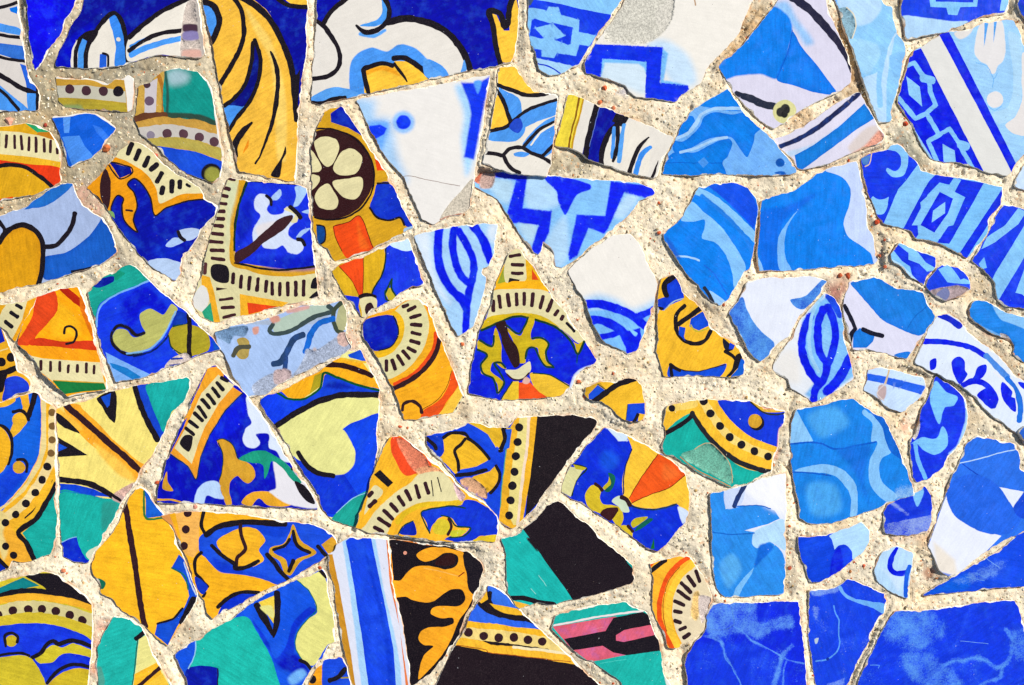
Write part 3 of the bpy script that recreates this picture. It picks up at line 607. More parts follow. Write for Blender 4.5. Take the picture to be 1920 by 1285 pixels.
g #1430ec 1240,310 1400,330 1360,385 1290,370 1200,460 1120,640 1130,760 1100,800 1000,700
g S 1310,390 1370,400 1440,480 1400,600 1410,640 1350,700 1290,790 1240,800 1130,770 1140,690 1080,690 1150,560 1145,520 1200,470
g #0c20ec 1290,440 1390,490 1350,600 1250,745 1145,690 1230,540
g #90ccfa 1330,515 1330,600 1230,670 1240,580
g #1030f0 1760,410 1750,530 1680,640 1480,950 1430,910
g #1238ec 700,140 900,120 1080,160 1160,220 1130,250 980,420 870,680 800,600 700,380
c #88c8fa 780,480 900,450 900,530 870,600 810,600
c #1238ec 740,330 900,330 960,400 900,480 820,490 750,420
c S 900,120 960,60 1030,90 1055,200 1020,310 940,330 890,280 900,260 960,285 1000,240 990,160 940,125
g S 1130,230 1260,310 1200,370 1020,710 870,680 960,460
g #5a90d0 700,180 775,160 750,240 715,230
s #e8c8a0 8 780,155 765,230 730,250
t blue shard with pale bars at the right edge, below the key-border tile ; #1238ea ; 1770,535 1850,550 2000,590 2000,1320 1780,1300 1710,1240 1700,1120 1650,1060 1580,1000 1535,960 1580,870 1650,760 1700,650
g S 1880,560 1940,590 1880,680 1700,820 1600,870 1640,780 1780,690
g S 1930,680 2000,640 2000,800 1720,1260 1670,1120 1700,1050
g #78c0fa 1620,930 1640,1010 1600,1020 1580,980
g S 1930,990 2000,960 2000,1250 1850,1200
g #1030ea 1720,1270 1780,1180 1900,1210 1990,1300
t pale tip at the right edge above the narrow grey joint ; #c8e0fc ; 1840,400 1860,350 1920,250 2000,180 2000,440 1900,420
t lens-shaped shard of blue key pattern between two curving joints ; #80c4fa ; 970,825 1060,860 1150,890 1255,935 1250,1000 1180,1080 1165,1140 1080,1090 990,1000 920,960 920,900
g #1438ea 960,830 1050,900 1050,950 1130,980 1190,1040 1230,1030 1150,1150 1080,1080 1060,1000 1000,960 935,880
g #1438ea 1110,880 1260,935 1250,1010 1180,970
g #b4dcfa 915,940 990,980 1150,1140 1100,1150 920,990
t small blue shard with a pale cross-bar and a worn grey-pink foot ; #1640ea ; 1280,1000 1340,985 1420,1010 1480,1060 1510,1110 1515,1170 1440,1230 1330,1255 1230,1210 1180,1150 1200,1090
g #7cc0fa 1270,1020 1350,985 1440,1080 1520,1110 1520,1130 1450,1130 1340,1120
g #1640ea 1360,990 1450,1020 1490,1080 1440,1100
c~8 #a89498 1200,1190 1350,1150 1420,1140 1510,1170 1440,1240 1320,1260
c~6 #7880b0 1260,1210 1330,1160 1360,1200 1330,1250
w 340 320 4
t cream shard ringed with brown dashes round a blue corner and a dark paddle ; #e0d8a4 ; 355,55 470,75 850,105 940,130 962,330 985,600 1012,800 1032,940 950,975 730,1015 500,1080 440,1090 310,1130 250,1142 130,1085 75,1000 110,880 160,770 165,690 210,500 270,300 310,150
g #dca818 430,60 500,70 420,280 395,480 395,700 520,740 700,770 1020,760 1020,710 990,715 700,700 420,600
s #dca81e 36 455,60 420,200 385,350 380,500 385,690 480,725 650,770 850,775 1010,750
c~40 #d8dcb0 340,100 420,100 360,400 330,650 340,400
g #1830e2 490,80 850,105 960,130 1000,600 1010,715 800,740 600,715 420,690 400,600 395,480 420,300
c~60 #0a18b8 420,330 520,200 520,400 430,560
c~60 #0a18c0 560,660 1000,640 1000,730 700,740
s #0c2c20 16 490,75 430,250 400,400 395,600
s K 16 400,690 550,725 750,748 1000,718
s #143824 10 495,85 435,250 402,450
s K 10 490,82 700,92 850,105
c~6 #d4e0f8 550,220 590,175 650,190 665,240 640,290 680,330 760,320 790,270 840,300 870,370 810,430 800,480 850,520 900,520 915,590 870,625 800,610 760,560 700,590 620,580 590,540 540,540 540,440 590,340 550,290
c~30 #e4e0e4 560,420 700,380 700,450 600,520
c P 770,290 810,275 870,330 870,385 820,390 850,330
s K 32 815,270 860,310 895,355
c~4 #a8c8f4 740,140 750,180 710,225 670,210
s K 24 640,190 670,220 675,260
c~4 #a8ccf6 850,120 950,130 880,260 840,270 860,190
c~4 #a8ccf6 900,310 980,290 980,330 920,320
c~4 #a8c8f4 970,430 890,500 860,500 900,450
s K 28 870,515 905,525 925,560
c #3c1c20 400,620 520,550 620,460 720,370 830,330 835,360 770,440 620,540 560,600 450,680 405,690
s #401c20 28 320,130 360,140 | 305,185 345,192 | 285,245 335,250 | 270,305 322,308 | 262,360 318,360 | 245,412 308,415 | 230,472 305,478 | 215,532 305,540 | 218,598 315,602 | 225,660 318,670
s #401c20 22 350,60 400,68
s #5a3030 30 175,700 172,770
c K 230,710 340,720 355,830 290,840 225,800
l #33151c 28 390,775 385,840 | 450,790 442,875 | 512,800 502,890 | 572,810 565,900 | 635,830 628,910 | 678,840 678,930 | 737,845 737,935 | 797,840 797,935 | 858,835 856,935 | 917,830 914,935
c K 970,880 990,810 1030,800 1020,880
c K 955,955 1020,900 1035,940 980,960
g N 258,875 345,885 258,900
l #401c20 24 285,970 378,960 | 300,1030 388,1025 | 310,1100 400,1082
g #f0b028 145,780 210,800 240,900 290,1150 240,1150 190,880 150,860
c #e4e4e0 75,1000 110,900 160,860 200,930 190,1010 150,1060
g #30a880 150,1060 215,990 240,1140 170,1110
g #f4b428 435,925 600,955 800,990 740,1030 440,1110
g #e84818 490,990 720,1020 500,1080
t mustard bulb half with red-orange stripe and blue ground under a thin curved joint ; #dcae1c ; 1200,700 1380,640 1550,560 1700,505 1720,560 1760,680 1815,860 1720,865 1600,950 1500,1010 1420,1050 1360,1110 1290,1000 1230,940 1160,820 1130,760
c #1834e0 1535,570 1700,500 1830,870 1720,880 1600,960 1480,1030 1420,960 1440,890 1500,790 1530,680
g #1834e0 1220,935 1340,950 1330,1020 1345,1100 1300,1050
s #0c2c20 12 1535,575 1530,680 1500,790 1440,890 1425,950
c #c8e4fa 1560,550 1700,500 1730,590 1650,600
g #f25014 1180,715 1370,640 1365,760 1360,930 1330,935 1280,830
s #701808 5 1370,645 1365,760 1362,930
s #701808 5 1185,720 1280,830 1330,930
s #1c1010 30 1340,945 1400,932 1455,950
c P 1340,970 1400,945 1465,965 1460,1040 1420,1060 1360,1130 1350,1050
c N 1385,1010 1425,990 1445,1050 1400,1090 1380,1070
c #c8b830 1530,900 1570,880 1610,950 1560,975
s #0c3c20 14 1530,920 1560,850 1580,810 1575,880 1620,950
s #0c3c20 12 1530,900 1535,960 1570,985
w 0 440 4
t teal and blue shard with an olive double comma and a brown stem ; #1438e4 ; 650,425 740,350 870,270 970,225 1030,255 1110,335 1200,420 1290,500 1380,570 1500,690 1600,780 1660,860 1500,900 1380,960 1220,1010 1120,1060 1020,1085 860,1105 830,1000 770,880 740,780 710,640 680,540
c #1ca898 640,430 740,340 870,260 970,215 1110,320 1120,345 1000,390 860,450 750,520 720,600 715,680 670,560
s #78b0f4 14 1115,345 1000,400 870,450 760,530 730,600 725,690
c~40 #0810d0 900,560 1000,420 1120,400 1260,560 1240,600 1080,540 1020,680 960,680
c #0a1898 700,390 740,340 850,310 855,350 760,395
g #18a080 850,300 900,270 940,290 870,350
c #bcbc68 1290,520 1335,560 1290,650 1220,760 1120,850 1000,890 900,860 845,790 870,720 940,710 1000,770 1060,760 1090,740 1060,680 1050,600 1130,555 1220,600 1260,560
s~4 K 26 1080,740 1020,755 960,700 890,685 840,740 840,800 880,860 960,900 1060,890
s~6 #80b8f0 12 950,895 1100,870 1200,790 1260,700 1320,580
s~4 #0a1450 14 1000,915 1130,880 1230,800 1300,690 1350,590
c #b0a428 1265,760 1300,690 1400,670 1500,700 1570,760 1570,860 1480,900 1380,920 1290,850
s #0c4838 12 1300,690 1400,665 1420,664
s #0c3828 10 1265,760 1290,850 1370,900
g #1238b0 1330,570 1400,590 1400,670 1290,680
g #1058c8 1590,780 1665,860 1610,870
s K 34 1415,590 1425,700 1420,820 1425,920
g #7cb0f4 790,880 900,940 1130,1050 1060,1100 850,1110 810,980
g #2088d0 820,960 950,1000 1060,1070 1000,1090 840,1000
c #d8c8c0 1240,1000 1290,930 1400,890 1440,940 1350,980
s #2838a0 14 1290,935 1370,930 | 1280,985 1390,970
t orange shard with red leaf shapes, a black curl and a dashed cream strip ; #fca808 ; 280,470 380,430 450,405 590,395 610,450 650,560 690,700 720,830 750,950 780,1050 805,1165 700,1175 560,1210 510,1225 440,1150 330,1050 270,960 200,880 130,820 150,760 180,660 230,560
c~40 #fcb818 400,500 560,600 600,750 400,760
c #e04818 270,480 410,425 435,500 430,570 360,670 290,740 220,830 120,830 190,720 250,600
c #d43c14 220,800 300,775 450,800 560,800 700,800 740,870 600,860 400,840 230,830
c #b82808 450,410 500,395 580,460 640,530 660,580 580,530 500,460
g~6 #e07008 600,400 720,820 700,800 600,560
s K 18 485,745 490,700 530,690 575,730 560,800 500,820
g P 200,900 330,930 750,960 800,1170 560,1140 420,1120 250,980
g #f8a010 150,830 740,870 755,955 500,935 230,905
l #3a1a1c 22 250,930 258,965 | 312,950 312,1015 | 383,955 383,1025 | 450,955 450,1025 | 515,980 515,1035 | 582,980 582,1030 | 648,970 648,1035 | 708,985 708,1040
g #d8a828 400,1090 780,1110 780,1130 400,1110
g #1c7c3c 400,1095 600,1110 780,1115 800,1165 640,1175 480,1200
c #e4e0c8 510,1215 600,1190 780,1170 700,1180 560,1225
t cream and amber corner scrap with three dark dashes at the left edge ; #e4d8a4 ; -30,530 60,525 190,500 280,470 240,550 190,640 160,720 110,810 70,760 50,720 0,690 -30,690
g #f0a818 210,500 290,465 120,820 90,790 170,640
g #e8a818 -30,530 50,530 20,570 -10,640 -30,660
l K 30 130,530 165,550 | 85,585 135,620 | 45,655 95,690
t scrap with black dots on yellow and blue at the left edge under the dashes ; #f0b020 ; -30,700 5,700 50,800 100,900 120,970 125,1020 190,1060 230,1110 220,1170 120,1200 20,1260 -30,1290
g #1428c0 -30,700 5,700 40,800 -30,830
s #f0d898 10 -30,880 60,855
d K 34 15,955 | 88,922
s K 44 -30,1050 50,1030 120,1000
g K -30,1050 60,1040 20,1180 -30,1200
c #2040d8 50,1080 130,1060 210,1110 220,1170 110,1210 20,1250 30,1160
w 340 320 4
t worn lilac shard with grey-green leaf outline, flaked to grey along its foot ; #a8c4f0 ; 250,1220 370,1170 500,1140 660,1110 760,1070 900,1020 1050,1010 1200,980 1230,1040 1240,1150 1230,1230 1280,1330 1200,1390 1060,1440 850,1540 700,1620 640,1680 500,1700 400,1560 350,1440 290,1320
w 440 520 4
c~10 #6c90b8 -150,420 -60,380 100,370 80,440 0,440 -40,500
g~8 #a8b8d0 60,350 400,300 700,220 700,350 300,360
c #b4c8b8 290,370 350,310 560,220 700,200 720,240 540,340 400,410 310,420
s #3c4c4c 34 700,215 740,250 600,300 480,370 380,415 290,425 265,400 290,350
c #b8b888 780,230 800,180 840,260 840,380 800,400 760,360
s #404c3c 32 800,190 750,240 740,320 770,400 810,415
s #1c70d0 44 740,310 630,350 570,430 550,500 530,560
s #304a70 46 515,430 450,460 410,530 370,600 340,640 290,650
s #304a78 36 385,600 380,660 370,720
c #b4a058 20,470 70,450 110,480 100,600 50,615 10,580 40,540
s #505040 36 -10,590 30,530 110,520
c~8 #a8b4cc 130,820 280,720 420,740 520,600 540,540 620,540 780,440 860,460 880,540 700,650 440,780 340,850 180,900
c~8 #d8b4a8 780,420 850,420 870,480 820,520 770,490
c~12 #c8b0b0 300,700 420,700 400,790 300,800
c~14 #d89c88 260,290 330,290 340,330 280,340
c~14 #d8a8a0 380,240 560,215 560,240 400,270
c~10 #d89c8c 135,380 180,370 175,420 145,430
d~30 #c8a890 10 600,540
t tall pale-yellow leaf shard with a black arch line and a blue field ; #e8e694 ; 200,905 340,860 480,780 640,700 780,600 860,560 940,545 980,620 1040,730 1085,840 1080,1000 1065,1100 1065,1284 1040,1450 1000,1620 950,1780 915,1880 820,1860 720,1816 660,1740 600,1590 520,1470 440,1340 360,1200 300,1110 240,1030 190,950
g #f8b018 340,860 640,690 780,600 960,640 1100,840 1000,830 700,720 640,820 500,920 400,900
g #b0a420 600,740 670,710 660,800 560,880
g #1c54d8 850,580 950,540 1000,640 860,600
s #2a0c0c 40 690,655 840,670 1030,740
s #e8b830 18 800,610 980,640
c #1444dc 190,930 330,855 420,910 540,900 650,830 680,730 760,760 900,800 1090,840 1090,870 820,870 600,960 400,1080 320,1110 250,1060
c #1240f0 200,940 300,870 420,920 500,930 480,1000 300,1100
c~30 #0820a8 680,820 730,780 900,830 780,840
s #0c5028 18 320,870 400,910 530,910 640,830 670,720 760,750 900,800 1080,850
s K 44 310,1115 450,1025 620,935 780,888 920,880 1090,885
w 440 640 4
t amber shard with a blue half-disc inside a dashed cream ring and red crescents ; #fcb01c ; 950,-130 1020,-190 1180,-240 1270,-300 1380,-318 1440,-270 1470,-180 1530,-30 1590,100 1640,230 1700,370 1720,420 1650,530 1500,560 1400,580 1270,590 1245,500 1200,390 1150,280 1090,160 1030,60 960,-40
w 440 520 4
c #f4b020 1370,150 1450,200 1480,280 1490,400 1460,520 1380,640 1280,730 1150,790 1000,700 960,560
g #e04818 1430,190 1480,250 1480,300 1450,260
c #e4dca4 1260,200 1380,170 1430,240 1460,360 1430,500 1360,620 1250,720 1140,760 1000,600 1080,400
c #ecb81c 1190,255 1250,290 1275,380 1250,480 1190,560 1100,600 1000,590 960,500 1100,400
c #0a18b4 940,360 1040,300 1190,290 1230,380 1220,460 1170,520 1080,550 1000,530
s #0a1c20 10 1190,290 1228,380 1218,460 1165,525 1080,548
l #35161c 28 1265,222 1300,208 | 1300,250 1355,220 | 1320,305 1390,285 | 1325,355 1400,360 | 1330,415 1395,430 | 1320,475 1385,495 | 1300,530 1355,560 | 1265,555 1310,610 | 1225,590 1262,655 | 1180,620 1205,690 | 1140,625 1140,700
s #ec5018 34 1510,420 1500,520 1430,640 1330,740 1200,805
s N 36 1535,460 1510,560 1430,680 1320,770 1180,840
c #f05818 1640,700 1680,800 1580,950 1510,1060 1400,1060 1420,1000 1540,920 1600,820
s #701808 5 1410,995 1530,915 1600,800 1630,700
c #fcc840 1690,820 1740,900 1650,1030 1520,1060 1590,950
g P 1720,870 1780,930 1720,1030 1620,1040
l #3c1c20 26 1720,900 1740,905 | 1690,945 1720,960 | 1665,985 1695,1000
s N 24 1260,1000 1270,950 1330,930 1390,970 1405,1020
w 800 440 4
t tall pointed shard with a dashed arch above a dark torch on cobalt ; #0c1cd8 ; 690,95 730,160 800,250 860,340 910,420 960,500 1040,590 1100,680 1180,790 1280,940 1230,985 1140,1020 1080,1150 1000,1210 860,1230 560,1240 440,1225 310,1190 330,1040 360,880 400,730 450,600 490,520 510,400 560,270 620,150
g #f0b81c 640,130 730,130 920,430 500,430 540,260
g #a8ac30 580,240 640,340 530,370
g #e4501c 790,260 840,340 790,340
c P 640,110 720,100 745,240 740,350 600,360 580,330 580,240
s #38181c 26 625,165 700,150 | 640,225 725,228 | 640,288 720,292
g K 620,325 700,340 690,360 610,360
g #fcb814 520,390 640,350 840,350 900,420 880,430 500,420
c P 490,430 640,410 880,420 1010,520 1100,640 1190,800 1130,810 1050,740 920,660 800,610 640,600 450,640 470,560
l #3a1a20 28 500,500 500,575 | 543,460 555,545 | 608,450 620,535 | 675,445 675,530 | 735,440 733,525 | 800,445 790,535 | 875,465 850,550 | 940,490 905,575 | 985,570 960,605 | 1022,610 1010,635
s K 22 1050,665 1105,725
c #d8b818 450,630 640,590 820,600 950,660 1060,760 1130,820 1185,790 1130,890 1100,800 980,690 820,640 740,620 600,630 500,680 410,720
s #0c3c24 18 410,720 500,680 620,625 700,615 760,625
s #0c3c24 18 815,640 960,690 1080,800 1130,900 1180,800
s~6 #0c3c54 10 1130,890 1125,960
c #d0b81c 390,790 480,840 500,760 520,700 560,820 560,950 600,1010 560,1000 500,960 480,1020 550,1080 580,1120 540,1200 530,1120 480,1070 410,1040 410,960 450,900 380,860
c #d0b81c 600,700 700,760 740,680 760,600 810,640 780,750 790,790 870,770 910,820 890,900 900,950 950,990 890,980 850,920 830,850 780,850 740,910 740,960 690,960 650,800
s #0c3c30 16 395,795 490,840 505,760
s #0c3c30 16 380,865 455,905 405,980 430,1045 500,1080 530,1190
s #0c3c30 16 590,1000 555,965 505,970 545,1030 580,1110 540,1190
s #0c3c30 16 740,930 760,860 810,850 850,930 890,985 955,995
s #0c3c30 16 790,780 860,775 915,820 895,880 910,950 950,985
s #0c3c30 16 600,680 690,745 735,690 760,620
c #2c1414 520,670 590,650 620,760 680,850 700,970 660,1000 610,920 570,830 560,760 530,710
c #e4ddb4 590,1020 680,1010 770,950 780,1020 720,1080 650,1080
s #38181c 12 600,1045 650,1085 720,1085 770,1040
c #f4c434 780,1040 900,1050 1000,1090 1080,1150 1000,1210 880,1240 800,1130
g #f0c830 640,1100 690,1100 690,1245 560,1245
g #f4581c 690,1110 780,1110 840,1180 920,1230 690,1240
s #0c3c30 10 800,1040 920,1050 1070,1140
s #0c3c30 10 640,1100 560,1235
c~10 #d8e4f8 1070,1160 1110,1050 1170,1000 1240,980 1160,1060
c~6 #e8b8a8 740,1070 780,1090 760,1120 720,1110
w 800 440 4
t small yellow and black scrap with a blue notch in the middle of the gravelly mortar ; #f8c02c ; 1300,1110 1400,1110 1500,1080 1560,1080 1610,1130 1630,1230 1630,1340 1620,1390 1560,1400 1540,1410 1450,1370 1370,1290 1310,1250 1240,1245 1185,1200 1200,1150
g #d0a428 1190,1150 1300,1110 1340,1160 1250,1250 1180,1200
g #1850d8 1215,1200 1280,1130 1340,1170 1290,1240 1215,1235
s #304c28 8 1280,1125 1345,1165
s K 42 1250,1255 1340,1190 1440,1120 1560,1080
g #1444d8 1505,1270 1640,1260 1640,1350 1590,1340 1580,1400 1490,1400
s #304c28 6 1505,1272 1490,1400
s K 24 1580,1350 1550,1405
w 800 440 4
t white shard with a soft blue braided wave along its foot, below the zigzag ; #f0ece4 ; 1060,275 1130,200 1200,140 1300,70 1400,10 1530,0 1580,60 1640,180 1690,290 1730,370 1710,480 1670,620 1620,760 1590,850 1550,890 1505,900 1440,850 1340,810 1310,780 1240,660 1200,520 1110,370
c~90 #a0cffa 1100,560 1250,460 1400,480 1550,560 1800,480 1700,900 1300,900
g~14 #78baf8 1190,580 1400,560 1560,640 1680,600 1620,880 1500,900 1300,800
s~6 U 66 1190,525 1290,520 1420,555 1540,610 1640,690
s~6 U 66 1210,650 1290,640 1410,690 1520,770 1610,830
s~6 U 50 1540,620 1620,600 1700,560
s~6 U 44 1300,770 1400,750 1440,735
s~6 U 60 1540,800 1520,890
g~6 U 1440,740 1600,700 1620,860 1510,890
c~6 S 1580,740 1480,680 1420,650 1500,700 1560,760
w 1120 480 4
t yellow shard with a black curl and blue accents, ringed by gravelly mortar ; #fcc12c ; 480,170 570,140 610,190 640,280 740,360 790,420 850,540 940,610 1030,660 1070,720 1105,790 1100,880 1060,905 900,908 740,900 560,905 500,905 480,830 440,720 460,620 450,500 455,380 455,260
c #1240dc 570,150 650,310 540,370 500,410 450,390 450,330 520,300 500,220
s K 40 570,160 510,200 500,240 520,300
s #1040d8 34 470,350 500,360
c K 455,380 500,390 480,410
s~3 #b0c8c8 8 640,320 560,350 500,410
s K 30 655,375 600,430 585,500 600,580 660,640 740,660 810,630 850,560
s K 36 605,515 680,460 780,385
g #1450dc 700,470 800,410 840,520 760,560 690,530
g #1450dc 610,530 660,540 650,600 660,640 610,590
s~4 #c0b838 10 700,520 740,565 800,555 845,530
c #10182c 940,620 1000,670 1020,700 980,715 950,690
g #1844d8 990,650 1030,670 1020,700 985,700
s K 26 960,715 1010,745 1050,790
c K 1040,740 1080,730 1080,800 1000,900 960,910 1010,850
c #1868dc 1080,770 1110,800 1100,910 1000,910 1050,850
c #1450dc 545,810 620,850 740,865 860,840 970,810 900,915 540,915
s K 26 548,815 560,900 | 560,830 620,860
s #201820 8 560,815 640,855 750,868 860,840 960,815
w 1120 480 4
t white shard with a speckled blue rim and blue wedge, under the two azure tiles ; #e4eaf8 ; 1130,190 1300,165 1450,165 1590,150 1660,165 1720,195 1680,270 1620,340 1520,440 1470,530 1440,600 1370,640 1320,690 1290,740 1225,790 1170,760 1120,680 1080,600 1010,490 985,430 1060,330 1110,230
c #5ca4f0 985,430 1080,310 1120,400 1180,510 1240,580 1320,645 1320,700 1225,800 1150,760 1080,600 1000,500
vc~16 #0c40c8 980,430 1080,310 1120,400 1180,510 1240,580 1320,645 1320,700 1225,800 1150,760 1080,600
vc~10 #0c40c8 1445,330 1560,300 1690,175 1730,200 1680,290 1600,370 1540,400 1480,380
c #5ca4f0 1445,330 1560,300 1690,175 1730,200 1680,290 1600,370 1540,400 1480,380
t upright shard with an interlaced dark-blue cable on white, right of the pale joint ; #eaf0f8 ; 1710,280 1770,310 1820,380 1840,500 1850,620 1880,740 1910,840 1920,920 1830,990 1740,1040 1660,1090 1610,1100 1550,1050 1450,990 1430,930 1320,860 1320,810 1400,700 1470,600 1520,490 1620,370
g~30 #80c0fa 1540,480 1640,360 1740,290 1850,400 1930,900 1640,1110 1560,1040 1640,940 1560,800 1530,600
c~80 #f0eeea 1320,800 1450,700 1520,800 1520,950 1400,930
s~5 U 60 1600,450 1550,560 1535,680 1560,790 1610,890 1660,950
s~5 U 60 1700,400 1660,500 1655,600 1670,720 1720,810 1700,920 1640,1000 1620,1100
s~5 U 56 1730,380 1770,480 1790,600 1760,730 1730,800
s~5 #1848e0 60 1740,300 1780,360 1830,440
s~5 U 70 1900,760 1850,860 1780,960 1720,1020
s~5 #a0d4fa 26 1690,300 1630,400 1600,500 1590,650 1610,760 1660,870
c~6 #8cc8fa 1720,520 1750,620 1720,760 1690,680 1690,600
w 1440 480 4
t white and azure shard with a black angular twig mark, right of the cable piece ; #dfdff4 ; 615,200 700,180 800,155 880,200 980,250 1160,270 1200,360 1260,460 1200,540 1150,620 1090,700 1050,770 1000,765 880,730 760,705 640,700 610,600 580,480 560,380 590,260
c #1a82e4 620,205 800,145 900,210 1170,265 1270,460 1190,570 1130,600 1000,555 860,480 750,360 660,260
g #1a82e4 640,580 690,540 800,600 790,640 740,690 640,690
c #2484e4 950,745 1000,725 1070,720 1050,780
s #101428 30 575,370 620,460 655,545
s #101428 34 655,545 625,590 620,650
s #101428 34 710,550 780,580 860,600
s~3 #1268c8 8 1040,560 1100,460 1190,380
t white shard with a cobalt floral sprig inside a blue ring line ; #dce8f8 ; 1275,450 1350,430 1440,490 1500,570 1600,650 1700,720 1800,830 1850,900 1920,940 2000,980 2000,1500 1880,1340 1740,1230 1640,1160 1560,1060 1450,970 1300,900 1190,850 1100,800 1150,690 1200,560
s #1028d0 48 1290,440 1360,470 1440,525
s U 42 1170,645 1300,645 1450,665 1550,700 1640,760
s~3 #4888e0 46 1640,750 1720,830 1800,910
s #2078e0 44 1800,920 1870,1020 1900,1120 1890,1240
s #e4e8f0 16 1700,870 1840,1000 1860,1110
c U 1375,800 1430,755 1480,790 1480,860 1500,890 1440,960 1400,900
c U 1550,900 1580,830 1640,820 1640,870 1600,920 1530,930
s U 44 1460,970 1530,940 1610,950 1680,1010 1710,1080 1690,1130
c U 1570,1040 1650,990 1710,1040 1720,1100 1680,1150 1600,1080
c U 1765,945 1840,1020 1830,1060 1860,1070 1860,1170 1780,1100 1750,1020
c U 1215,790 1260,770 1260,840 1220,860
c U 1880,950 1940,960 1980,1000 1920,1000
t azure shard with pale streaks at the right edge above the flower piece ; #1e86e8 ; 1545,340 1620,340 1700,370 1780,430 2000,480 2000,820 1880,780 1840,740 1850,680 1780,610 1680,580 1600,530 1520,470 1510,410
c~6 #88c4f8 1680,350 1780,420 2000,480 2000,570 1860,520 1740,470
c~6 #70b4f4 1540,500 1620,530 1720,580 1800,620 1700,600
s #d4a080 30 1700,600 1780,680 1840,740
c #c0b8b8 1740,580 1800,600 1850,680 1840,720 1780,670
t white fragment cracked in two with one straight blue stripe ; #c4dcfa ; 755,850 850,840 930,860 1090,895 1170,910 1190,980 1140,1060 1060,1130 1010,1170 900,1140 830,1080 790,1040 720,1010 740,930
g~3 #1c5ce0 745,880 880,905 1190,980 1150,1040 880,960 735,930
s #d0b890 14 915,840 900,900 880,960
s~8 #c0a8a8 60 860,990 850,1060
s #d8ccc8 8 880,960 820,1030 870,1090
+ tall pale-yellow leaf
w 280 640 4
c #1246ec 1445,665 1580,590 1740,550 1760,900 1700,1200 1600,1300 1300,1300 1100,950 1080,860 1180,960 1330,1010 1470,990 1530,900 1540,820 1500,740
g #1034d8 1100,880 1330,1010 1450,990 1560,1150 1400,1300 1200,1300
c~6 #e8e694 1000,640 1300,700 1440,660 1510,750 1540,850 1530,930 1460,995 1340,1000 1240,950 1140,850 1060,860 1020,740
c #20a898 1640,1130 1520,1180 1400,1290 1350,1400 1620,1400
s #90c8f0 7 1630,1135 1520,1180 1400,1290
s K 36 1115,835 1180,930 1260,990 1380,1012
w 0 640 4
t blue shard with yellow knobs and a black-dotted curved border at the left edge ; #f6b828 ; -30,470 60,440 200,400 260,380 290,390 300,430 370,460 410,500 415,700 420,900 415,1050 408,1190 425,1340 415,1500 380,1590 270,1640 170,1665 90,1645 55,1710 -30,1735
c #1464e0 -30,500 60,455 260,380 300,430 310,600 310,740 290,860 220,1000 120,1140 -30,1290
c~40 #1040d8 -30,1050 150,900 220,960 100,1130 -30,1270
g #e8d490 310,430 345,450 345,560 350,800 300,950 180,1130 60,1230 -30,1290 -30,1260 80,1200 200,1060 290,880 310,700
s #f0d898 70 400,500 395,860 350,960 300,1060 235,1150 170,1230 60,1310 -30,1350
s #fcc488 6 305,430 312,560 312,740 290,880 210,1020 110,1150 -30,1290
d #7c6038 28 388,535 | 393,635 | 393,740 | 385,840
d K 30 355,940 | 316,1040 | 267,1137 | 197,1218
s #f0b028 60 180,400 195,480 200,530
s K 40 265,385 245,470 215,560
d #ecb42c 56 150,590
g #ecb42c 100,610 195,620 150,680 90,730 70,690
s K 26 100,530 160,520 205,560 215,590
s K 26 -30,620 40,650 85,720 90,830 60,920
c #ecb020 -30,640 30,660 75,740 78,840 40,950 -30,1000
d #d8a830 48 145,945
s K 22 130,890 180,885 205,920 200,980
s #f0b428 40 -30,480 40,470 100,440
s K 30 405,1050 380,1120 310,1220 200,1330
t pale yellow leaf shard with a long brown midrib and teal edges ; #f8e47c ; 415,500 540,470 640,455 740,400 850,375 1000,340 1180,310 1300,290 1400,270 1440,300 1420,370 1370,460 1300,520 1250,620 1220,700 1170,790 1130,870 1040,980 1020,1070 950,1150 900,1230 850,1330 770,1450 745,1540 700,1590 660,1660 560,1658 470,1620 455,1460 440,1300 440,1000 430,700
c #fcac28 470,490 600,480 700,580 850,740 1000,860 1080,930 1020,1040 900,960 760,840 600,700
c~20 #fcc040 420,500 520,560 620,660 560,660 430,570
c~30 #fcc850 700,760 900,900 1020,1050 900,1010 750,860
s N 46 490,480 640,610 800,750 940,870 1060,990
c #f8e47c 600,480 740,400 860,380 1010,350 1080,560 1180,800 1080,920 900,780 740,620
c #1848d0 1030,330 1130,330 1150,460 1200,600 1240,700 1200,760 1120,600 1060,480
c #1cb0a8 1100,330 1400,260 1440,300 1370,470 1290,530 1230,680 1170,560 1120,430
s K 44 1010,340 1050,470 1100,590 1180,740
c K 725,430 860,370 860,610 800,560 760,490
g #1c58d8 755,420 830,390 820,480 800,500
c K 415,540 480,575 560,650 595,695 480,650 420,600
g K 430,720 655,855 430,870
g #1858d8 425,760 500,800 430,830
s K 44 440,1040 600,1055 700,1085 850,1170 960,1250
g #1044d8 440,1070 560,1075 700,1110 820,1170 700,1160 440,1150
c #1ca89c 440,1130 640,1150 800,1200 960,1240 800,1480 420,1480
s~3 #1458c8 14 440,1135 640,1150 800,1200
c~8 #d8b0a0 940,1090 1020,1060 960,1150 880,1230 840,1160
t amber leaf shard with one straight black vein, below the gravelly junction ; #fcbc20 ; 1040,1085 1080,1120 1160,1220 1220,1310 1300,1430 1310,1520 1360,1600 1430,1760 1485,1900 1470,1950 1400,2060 1340,2140 1260,2285 1180,2230 1080,2130 880,1990 850,1940 740,1880 760,1840 700,1750 680,1690 720,1580 850,1430 920,1290 960,1190
t navy shard with a dashed cream spear and golden scroll leaves ; #0a0cb8 ; 1560,210 1620,180 1690,260 1780,330 1850,410 1900,480 1960,560 2050,700 2140,860 2220,980 2300,1100 2390,1240 2380,1265 2200,1250 1900,1240 1600,1220 1400,1215 1180,1210 1180,1130 1220,1000 1260,880 1290,800 1360,640 1430,480 1510,300
w 280 640 4
